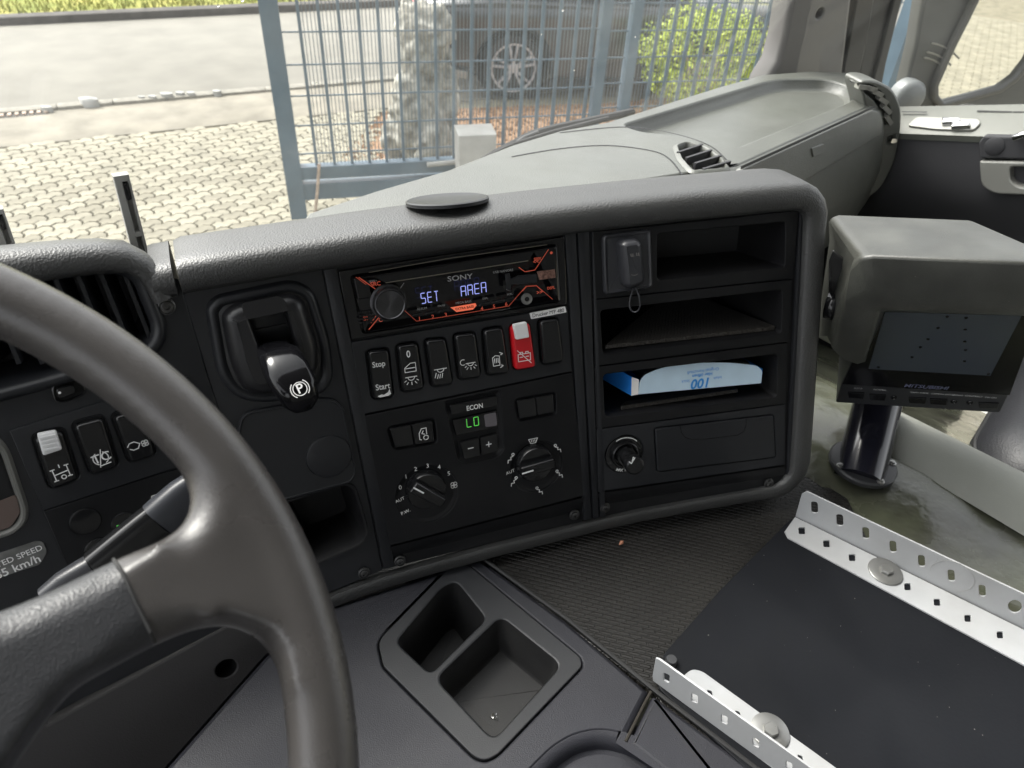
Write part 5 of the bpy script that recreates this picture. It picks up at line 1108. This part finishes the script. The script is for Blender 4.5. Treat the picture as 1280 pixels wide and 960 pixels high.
# ================================================================ OUTSIDE
def gnd(x, y, z=0): d = ray(x, y); return CAM + d*((z-EYE)/d.z)
FO = Frame((0,0,0), (1,0,0), (0,1,0))
mb = MB(); mb.v += [(-60,-40,-.012),(60,-40,-.012),(60,80,-.012),(-60,80,-.012)]; mb.f.append((0,1,2,3)); tag(obj('ground', mb, M['joint']), kind='structure')
road0, road1 = gnd(0,139), gnd(340,110); rd = (road1-road0).normalized(); rn = Vector((-rd.y, rd.x, 0))
if rn.y < 0: rn = -rn
FR = Frame(road0, rd, rn)
gw = (FR.uv(160,25)[1])
mb = MB(); mb.block(FR, [(-25,.0),(30,.0),(30,gw),(-25,gw)], -.02, .004, .001); tag(obj('road', mb, M['asphalt']), kind='structure')
for i in range(46):
    x0 = -9+i*.5
    mb = MB(); 
    if -1.2 < x0 < 0: continue
    mb.block(FR, [(x0,-.13),(x0+.49,-.13),(x0+.49,-.005),(x0,-.005)], -.02, .03+random.uniform(-.004,.004), .008); o = tag(obj('kerb_stone', mb, M['curb']), 'pale low kerb stone laid along the near edge of the road', 'kerb stone', 'kerb stones along the road')
gr = thing('gutter_grate', 'rusty slotted drain grate at the near edge of the road', 'drain grate', FR.P(-.4,-.07))
mb = MB(); mb.block(FR, [(-1.2,-.22),(.42,-.22),(.42,-.005),(-1.2,-.005)], -.02, .005, .002); obj('grate_frame', mb, M['darkkerb'], gr)
for i in range(26): mb = MB(); mb.box(FR.P(-1.15+i*.062,-.11,.012), FR.u, FR.v, FR.n, .016, .09, .008); obj('grate_bar', mb, M['rust'], gr)
mb = MB(); mb.block(FR, [(-25,gw),(30,gw),(30,gw+.22),(-25,gw+.22)], -.02, .10, .02); tag(obj('far_kerb', mb, M['darkkerb']), kind='structure')
mb = MB(); mb.block(FR, [(-25,gw+.22),(30,gw+.22),(30,gw+30),(-25,gw+30)], -.02, .09, .01); tag(obj('verge', mb, M['grass']), kind='structure')
mb = MB()
for i in range(16000):
    x, y = random.uniform(-7,14), gw+.22+random.random()**1.5*6; p = FR.P(x, y, .09); a_ = random.uniform(0,6.28); h_ = random.uniform(.05,.13); d_ = Vector((math.cos(a_), math.sin(a_), 0))*.012
    j = len(mb.v); mb.v += [tuple(p-d_), tuple(p+d_), tuple(p+Z*h_+d_*random.uniform(-4,4))]; mb.f.append((j, j+1, j+2))
tag(obj('grass_blades', mb, M['grass'], smooth=False), 'short yellow-green grass growing on the verge across the road', 'grass', kind='stuff')
walk = FR.uv(160,168)[1]
mb = MB(); mb.block(FR, [(-25,walk),(30,walk),(30,-.13),(-25,-.13)], -.02, .002, .001); tag(obj('pavement_strip', mb, M['walk']), kind='structure')
# bits of litter and white stones in the gutter
for i, (x, y, s_) in enumerate([(112,133,.10),(192,126,.05),(210,124,.07),(226,122,.06),(240,122,.06),(272,120,.06),(60,140,.05),(178,126,.04)]):
    p = gnd(x, y); mb = MB(); n_ = 7
    r0 = [p+Vector((math.cos(k*6.283/n_)*s_*random.uniform(.7,1.2), math.sin(k*6.283/n_)*s_*.6*random.uniform(.7,1.2), .03)) for k in range(n_)]
    a_ = mb.ring([q-Z*.03 for q in r0]); b_ = mb.ring([q+Z*s_*.45 for q in r0]); c_ = mb.ring([p+(q-p)*.45+Z*s_*.75 for q in r0]); mb.bridge(a_, b_); mb.bridge(b_, c_); mb.f.append(tuple(c_))
    tag(obj('white_stone', mb, M['block'], sharp=70), ['largest white stone of the left half of the gutter, right of the drain grate','fifth white stone from the left in the road gutter','long white stone left of the biggest cluster near the paved corner','white stone in the middle of the right-hand cluster in the gutter','white stone closing the right-hand cluster in the gutter','lone white stone at the right end of the gutter, nearest the gate post','small white stone lying by the drain grate, leftmost of all','small white stone just left of the right-hand cluster in the gutter'][i], 'stone', 'white stones in the gutter')
# interlocking zigzag pavers
gate_dir = azv(73)
def zig(F, cu_, cv_, s_, b_):
    L_, H_ = .0895*s_, .045*s_; k = .025*s_
    q = [(-L_,-H_),(-L_*.5,-H_+k),(0,-H_-k*.0),(L_*.5,-H_+k),(L_,-H_),(L_+k*.6,0),(L_,H_),(L_*.5,H_+k),(0,H_),(-L_*.5,H_+k),(-L_,H_),(-L_+k*.6,0)]
    return [(cu_+a_, cv_+c_) for a_, c_ in q]
FPv = Frame((0,0,0), azv(50), azv(-40))
pav = tag(bpy.data.objects.new('paving', None), kind='structure'); C.objects.link(pav)
cells = []
for iv in range(-70, 105):
    for iu in range(-70, 70):
        u0 = iu*.19 + (iv % 2)*.095; v0 = iv*.0968; p = FPv.P(u0, v0)
        q = FR.uv; d = p-FR.o
        if d.dot(FR.v) > walk-.06: continue
        c = BR.transposed() @ (p-CAM)
        if c.z <= 0: 
            continue
        X, Y = 640+FOC*c.x/c.z, 480+FOC*c.y/c.z
        if -60 < X < 470 and 90 < Y < 345: cells.append((c.length, u0, v0))
cells.sort()
def brick_mb(mb, F, u0, v0, dz):
    q = zig(F, u0, v0, .98, 0); mb.solid(F, q, [(0,-.012),(0,.0145+dz),(.0022,.016+dz)]); return mb
proto = MB(); brick_mb(proto, FPv, 0, 0, 0)
br0 = obj('brick', proto, M['brick'], None, sharp=30, origin=Vector((0,0,0))); br0.parent = pav
bm_ = br0.data; mats2 = []
M['brick2'] = mat('paver_pale', (.245,.228,.172), .85, var=.2, vscale=5, bump=.5, bscale=60); M['brick3'] = mat('paver_dark', (.18,.166,.122), .85, var=.2, vscale=5, bump=.5, bscale=60)
vs_ = [bm_]
for mm in ('brick2','brick3'): cpy = bm_.copy(); cpy.materials.clear(); cpy.materials.append(M[mm]); vs_.append(cpy)
for k, (dd, u0, v0) in enumerate(cells[:300]):
    o = br0 if k == 0 else br0.copy()
    if k: C.objects.link(o); o.parent = pav
    o.data = random.choice(vs_); p = FPv.P(u0, v0, random.uniform(-.002,.002)); o.location = p
print('bricks', len(cells))
mb = MB()
for dd, u0, v0 in cells[300:]: 
    q = zig(FPv, u0, v0, .98, 0); mb.solid(FPv, q, [(0,.0),(0,.0145),(.0022,.016+random.uniform(-.002,.002))])
o = obj('brick', mb, M['brick'], None, sharp=30, origin=Vector((0,0,0))); o.parent = pav; o['kind'] = 'stuff'
# paving right and behind, shown by the mirror and the side window
mb = MB(); FQ = Frame((0,0,0), EX, EY)
c0 = cab(5.0,-3.4,-EYE)
for iv in range(-40, 110):
    for iu in range(-24, 62):
        x, y = 4.6+iu*.205+(iv % 2)*.1025, -2.2-iv*.105
        mb.solid(FQ, [(x,y),(x+.197,y),(x+.197,y+.097),(x,y+.097)], [(0,-.004),(.004,.012+random.uniform(-.002,.002))])
o = obj('brick', mb, M['brick2'], None, sharp=30, origin=Vector((0,0,0))); o.parent = pav; o['kind'] = 'stuff'

# ---------------- sliding gate
G0 = gnd(372, 283); FGt = Frame(G0, gate_dir, Z)
gt = thing('sliding_gate', 'blue-grey steel sliding gate of upright bars left of the white block', 'gate', G0)
def gp(x, y): return FGt.uv(x, y)
u0 = gp(355,140)[0]
mb = MB(); mb.box(FGt.P(u0, 1.05), FGt.u, FGt.v, FGt.n, .058, .97, .05); obj('end_post', mb, M['bluepaint'], gt)
vr = gp(400,206)[1]; u1_ = gp(735,170)[0]
for nm, v0_, h_ in (('upper_rail', vr-.045, .045), ('lower_rail', vr-.185, .06)):
    mb = MB(); mb.box(FGt.P((u0+u1_)/2, v0_, .0), FGt.u, FGt.v, FGt.n, (u1_-u0)/2, h_, .04); obj(nm, mb, M['bluepaint'], gt)
sp0 = gp(383,100)[0]; stp = (gp(567,100)[0]-gp(383,100)[0])/8
nb_ = 0
x = sp0
while x < u1_-.03:
    mb = MB(); mb.box(FGt.P(x, vr+.85), FGt.u, FGt.v, FGt.n, .0105, .85, .010); obj('gate_bar', mb, M['bluepaint'], gt); x += stp
for k in range(9):
    mb = MB(); mb.box(FGt.P((u0+u1_)/2, vr+.08+k*.2, -.014), FGt.u, FGt.v, FGt.n, (u1_-u0)/2, .0045, .004); obj('cross_wire', mb, M['bluepaint'], gt)
mb = MB(); x = sp0
while x < u1_: mb.box(FGt.P(x, vr+.85, -.022), FGt.u, FGt.v, FGt.n, .0024, .85, .002); x += stp/5
tag(obj('fine_wires', mb, M['mesh'], gt), kind='stuff')
# fixed fence to the right of the gate
fn = thing('steel_fence', 'blue-grey steel bar fence right of the gate, in front of the bush and dark car', 'fence', FGt.P(u1_,0))
for xx in (750, 786):
    uu_ = gp(xx,80)[0]; mb = MB(); mb.box(FGt.P(uu_, 1.0), FGt.u, FGt.v, FGt.n, .035, 1.1, .04); obj('fence_post', mb, M['bluepaint'], fn)
x = gp(815,80)[0]; ue = x+2.8
while x < ue: mb = MB(); mb.box(FGt.P(x, 1.15), FGt.u, FGt.v, FGt.n, .0105, .95, .010); obj('fence_bar', mb, M['bluepaint'], fn); x += stp
for k in range(11): mb = MB(); mb.box(FGt.P((u1_+ue)/2, .25+k*.18, -.014), FGt.u, FGt.v, FGt.n, (ue-u1_)/2, .0045, .004); obj('cross_wire', mb, M['bluepaint'], fn)
mb = MB(); x = u1_
while x < ue: mb.box(FGt.P(x, 1.1, -.022), FGt.u, FGt.v, FGt.n, .0022, .95, .002); x += stp/5
tag(obj('fine_wires', mb, M['mesh'], fn), kind='stuff')
for px_, lab in ((1128,'blue-grey square post seen through the passenger window left of the mirror'),):
    p = gnd(1105,170); FQ2 = Frame(cab(4.0,2.2,-EYE), azv(60), Z); u, v = FQ2.uv(px_,50); mb = MB(); mb.box(FQ2.P(u,1.2), FQ2.u, Z, FQ2.n, .05, 1.3, .05); tag(obj('square_post', mb, M['bluepaint']), lab, 'post')
# block, rod
p = FGt.px(598,200)+FGt.n*.32; p.z = 0; ub, vb = gp(598,190); FB_ = Frame(p, azv(76), Z)
q = [FB_.uv(575,240), FB_.uv(620,232), FB_.uv(621,168), FB_.uv(573,170)]; mb = MB(); mb.block(FB_, q, -.22, 0, .01); tag(obj('concrete_block', mb, M['block']), 'pale concrete block standing beside the right end of the sliding gate', 'concrete block')
mb = MB(); FG2 = Frame(G0-FGt.n*-.08, gate_dir, Z); mb.tube([FG2.px(399,205), FG2.px(397,235), FG2.px(393,280)], .011, 8); tag(obj('drop_bolt', mb, M['rust']), 'rusty brown rod hanging in front of the lower left gate corner', 'rod')
mb = MB(); mb.tube([FG2.px(534,206), FG2.px(574,202)], .018, 10); tag(obj('gate_roller_pipe', mb, M['block']), 'short pale pipe lying along the top rail of the gate left of the concrete block', 'pipe')
# red gravel bed
FGr = Frame((0,0,.006), gate_dir, azv(-17)); 
gq = [gnd(420,205), gnd(480,140), gnd(760,130), gnd(1010,110), gnd(1200,150), gnd(1000,230), gnd(620,240)]
gp2 = [((p-FGr.o).dot(FGr.u), (p-FGr.o).dot(FGr.v)) for p in gq]
mb = MB(); mb.block(FGr, gp2, -.01, .004, .001); tag(obj('gravel_bed', mb, M['gravel']), kind='structure')
mb = MB(); c2 = [Vector((p.x, p.y)) for p in gq]
def inside(x, y):
    r_ = False
    for i in range(len(c2)):
        a_, b_ = c2[i-1], c2[i]
        if (a_.y > y) != (b_.y > y) and x < (b_.x-a_.x)*(y-a_.y)/(b_.y-a_.y)+a_.x: r_ = not r_
    return r_
xs = [p.x for p in c2]; ys = [p.y for p in c2]; k = 0
while k < 9000:
    x, y = random.uniform(min(xs),max(xs)), random.uniform(min(ys),max(ys)); k += 1
    if not inside(x, y): continue
    r_ = random.uniform(.012,.03); j = len(mb.v); rot = random.uniform(0,6)
    mb.v += [(x+r_*math.cos(rot+i*2.094), y+r_*math.sin(rot+i*2.094), .004) for i in range(3)] + [(x+random.uniform(-.3,.3)*r_, y, .008+r_*1.2)]
    mb.f += [(j,j+1,j+3),(j+1,j+2,j+3),(j+2,j,j+3)]
tag(obj('red_stones', mb, M['gravel'], smooth=False), 'reddish brown lava gravel behind the gate', 'gravel', kind='stuff')
# ---------------- lion statue
Lb = gnd(530, 203); lf_ = azv(35); ls_ = azv(125)
def L3(a_, b_, c_): return Lb + lf_*a_ + ls_*b_ + Z*c_
def blob(mb, c_, rx, ry, rz, n=14):
    rows = []
    for j in range(1, n):
        th = math.pi*j/n; rows.append([c_+lf_*(rx*math.sin(th)*math.cos(2*math.pi*i/n))+ls_*(ry*math.sin(th)*math.sin(2*math.pi*i/n))+Z*(rz*math.cos(th)) for i in range(n)])
    rs = mb.grid(rows, True); mb.f += [tuple(rs[0]), tuple(rs[-1])]
mb = MB()
blob(mb, L3(-.05,0,.45), .27, .2, .45); blob(mb, L3(.03,0,.74), .19, .17, .34); blob(mb, L3(.03,0,1.06), .23, .22, .25); blob(mb, L3(.2,0,1.08), .15, .14, .15); blob(mb, L3(.31,0,1.02), .09, .09, .08)
for s_ in (-1, 1):
    mb.tube([L3(.16,.13*s_,.75), L3(.2,.13*s_,.4), L3(.22,.13*s_,.08)], [.1,.07,.065], 12); blob(mb, L3(.28,.13*s_,.06), .13, .08, .07); blob(mb, L3(-.08,.2*s_,.22), .22, .1, .23); blob(mb, L3(.12,.24*s_,.06), .14, .07, .06); blob(mb, L3(.05,.17*s_,1.26), .05, .05, .06)
for k in range(46):
    a_ = random.uniform(0,6.28); zz = random.uniform(.65,1.25); r_ = .15+.05*math.sin((zz-.6)*4.6); blob(mb, L3(.04+r_*math.cos(a_)*.95, r_*math.sin(a_), zz), .055, .055, .085, 6)
mb.box(L3(.03,0,.0), lf_, ls_, Z, .36, .27, .03)
lion = remeshed('lion_statue', mb, M['stone'], None, .022, 2); 
import mathutils
for v_ in lion.data.vertices:
    p_ = v_.co; v_.co = p_ + v_.normal*(.035*mathutils.noise.noise(p_*11)+.022*mathutils.noise.noise(p_*26))
tag(lion, 'weathered grey stone statue of a seated lion behind the gate', 'statue')
# ---------------- bush
Bb = gnd(866, 140)
bush = thing('bush', 'round yellow-green bush behind the fence bars', 'bush', Bb)
mb = MB()
for i in range(9000):
    d_ = Vector((random.gauss(0,1), random.gauss(0,1), random.gauss(0,1))).normalized(); rr_ = random.uniform(.3,1.03)**.5*(1+.08*math.sin(d_.x*7+d_.z*5)+.06*math.sin(d_.y*11))
    p = Bb + Vector((d_.x*.72*rr_, d_.y*.62*rr_, .55+d_.z*.52*rr_))
    if p.z < .02: continue
    s_ = random.uniform(.012,.026); a1 = Vector((random.gauss(0,1), random.gauss(0,1), random.gauss(0,1))).normalized(); a2 = a1.orthogonal().normalized()
    j = len(mb.v); mb.v += [tuple(p-a1*s_), tuple(p+a2*s_*.6), tuple(p+a1*s_), tuple(p-a2*s_*.6)]; mb.f.append((j,j+1,j+2,j+3))
obj('foliage', mb, M['bush'], bush, smooth=False)
mb = MB()
for k in range(9): a_ = k*.7; mb.tube([Bb-Z*.01, Bb+Vector((math.cos(a_)*.2, math.sin(a_)*.2, .4)), Bb+Vector((math.cos(a_)*.45, math.sin(a_)*.4, .8))], [.02,.014,.004], 6)
obj('stem', mb, M['rust'], bush)
# ---------------- parked car
wc = gnd(641, 126); cdv = azv(78); csd = Vector((cdv.y, -cdv.x, 0))       # forward to the right, near side towards the viewer
if csd.y > 0: csd = -csd
car = thing('parked_car', 'dark grey parked car with five spoke alloy wheels behind the gate', 'car', wc)
FCr = Frame(wc-csd*.02, cdv, Z)                        # near flank plane, wheel hub at (0,.34)
if FCr.n.dot(csd) < 0: FCr = Frame(FCr.o, -FCr.u, Z)
sg = 1 if FCr.u.dot(cdv) > 0 else -1
P2 = lambda a_, b_: (a_*sg, b_)
prof_low = [P2(-1.02,.38),P2(-1.08,.55),P2(-1.05,.85),P2(-.95,.98),P2(-.2,1.02),P2(1.2,.98),P2(2.6,.92),P2(3.4,.78),P2(3.68,.6),P2(3.7,.35),P2(3.3,.22)]
def arch(cx_): return [P2(cx_+.39*math.cos(R(a_)), .33+.39*math.sin(R(a_))) for a_ in range(0,181,15)]
body = prof_low + arch(2.82) + [P2(2.3,.2),P2(.45,.2)] + arch(0) + [P2(-.5,.3)]
cW = 1.8
mb = MB(); mb.solid(FCr, body, [(.06,-cW),(0,-cW+.08),(0,-.3),(.0,-.12),(.02,-.03),(.05,0)], back=True); obj('body', mb, M['car'], car, sharp=45)
cab_ = [P2(-.75,.98),P2(-.45,1.3),P2(.1,1.43),P2(1.0,1.42),P2(1.55,1.26),P2(2.1,.97)]
mb = MB(); mb.solid(FCr, cab_, [(.1,-cW+.1),(.0,-cW+.2),(0,-.25),(.03,-.14),(.12,-.1)], back=True); obj('roof', mb, M['car'], car, sharp=50)
mb = MB(); srows = []
for hh, ww in [(.735,.002),(.78,.016),(.84,.024),(.885,.018),(.92,.004),(.95,-.03),(.985,-.1),(1.0,-.2)]:
    srows.append([FCr.P(P2(xx, 0)[0], hh - max(0, (xx-1.2))*.075*(hh-.6) - (.03 if xx < -.9 else 0), ww - .10*max(0, (xx-2.6))**2 - .5*max(0, -.8-xx)**1) for xx in [-1.0+i*.23 for i in range(20)]])
mb.grid(srows); obj('shoulder_panel', mb, M['car'], car, sharp=80)
for q in ([P2(-.42,1.04),P2(-.28,1.25),P2(.08,1.35),P2(.5,1.36),P2(.5,1.04)], [P2(.56,1.04),P2(.56,1.36),P2(.98,1.35),P2(1.4,1.22),P2(1.72,1.03)]):
    mb = MB(); mb.block(FCr, q, -.16, -.095, .006); obj('side_window', mb, M['carglass'], car)
mb = MB(); mb.block(FCr, [P2(-1.07,.72),P2(-.75,.8),P2(-.72,.9),P2(-1.03,.9)], -.1, .0, .01); mb.block(FCr, [P2(-1.09,.72),P2(-1.0,.72),P2(-1.0,.9),P2(-1.06,.9)], -.5, -.05, .01); obj('tail_light', mb, M['tail'], car)
mb = MB(); mb.block(FCr, [P2(-.5,.3),P2(-1.02,.38),P2(-1.0,.28),P2(-.5,.22)], -.3, .0, .01); obj('bumper_trim', mb, M['silver'], car)
mb = MB(); mb.block(FCr, [P2(.75,.78),P2(.98,.78),P2(.98,.81),P2(.75,.81)], -.02, .03, .008); obj('door_handle', mb, M['car'], car)
mb = MB()
for cx_ in (0, 2.82): c_ = P2(cx_, .33); mb.lathe(FCr, c_[0], c_[1], [(.40,-.30),(.0,-.30)], 24, cap=False); mb.lathe(FCr, c_[0], c_[1], [(.395,-.3),(.395,-.05)], 24, cap=False)
tag(obj('wheel_well', mb, M['seal'], car), kind='stuff')
for cx_ in (0, 2.82):
    for wz in (-.02, -cW+.22):
        mb = MB(); c_ = P2(cx_, .33); mb.lathe(FCr, c_[0], c_[1], [(.22,wz-.2),(.32,wz-.19),(.335,wz-.1),(.32,wz-.02),(.27,wz),(.245,wz-.01)], 36, cap=False); wl = obj('tyre', mb, M['tyre'], car)
        if wz > -.1:
            mb = MB(); mb.lathe(FCr, c_[0], c_[1], [(.25,wz-.02),(.25,wz-.004),(.235,wz-.004),(.22,wz-.06),(.0,wz-.07)], 36, cap=False); obj('rim', mb, M['tyre'], wl)
            mb = MB(); mb.lathe(FCr, c_[0], c_[1], [(.252,wz-.01),(.25,wz+.002),(.232,wz+.0),(.228,wz-.02)], 40, cap=False); mb.lathe(FCr, c_[0], c_[1], [(.05,wz-.05),(.05,wz-.005),(0,wz)], 16, cap=False)
            for k in range(10):
                a_ = R(20+72*(k//2)+(11 if k % 2 else -11)); ca, sa = math.cos(a_), math.sin(a_); q = [(c_[0]+ca*.04-sa*.012, c_[1]+sa*.04+ca*.012),(c_[0]+ca*.04+sa*.012, c_[1]+sa*.04-ca*.012),(c_[0]+ca*.235+sa*.012, c_[1]+sa*.235-ca*.012),(c_[0]+ca*.235-sa*.012, c_[1]+sa*.235+ca*.012)]
                mb.block(FCr, q, wz-.05, wz-.006, .005)
            obj('spokes', mb, M['alloy'], wl)
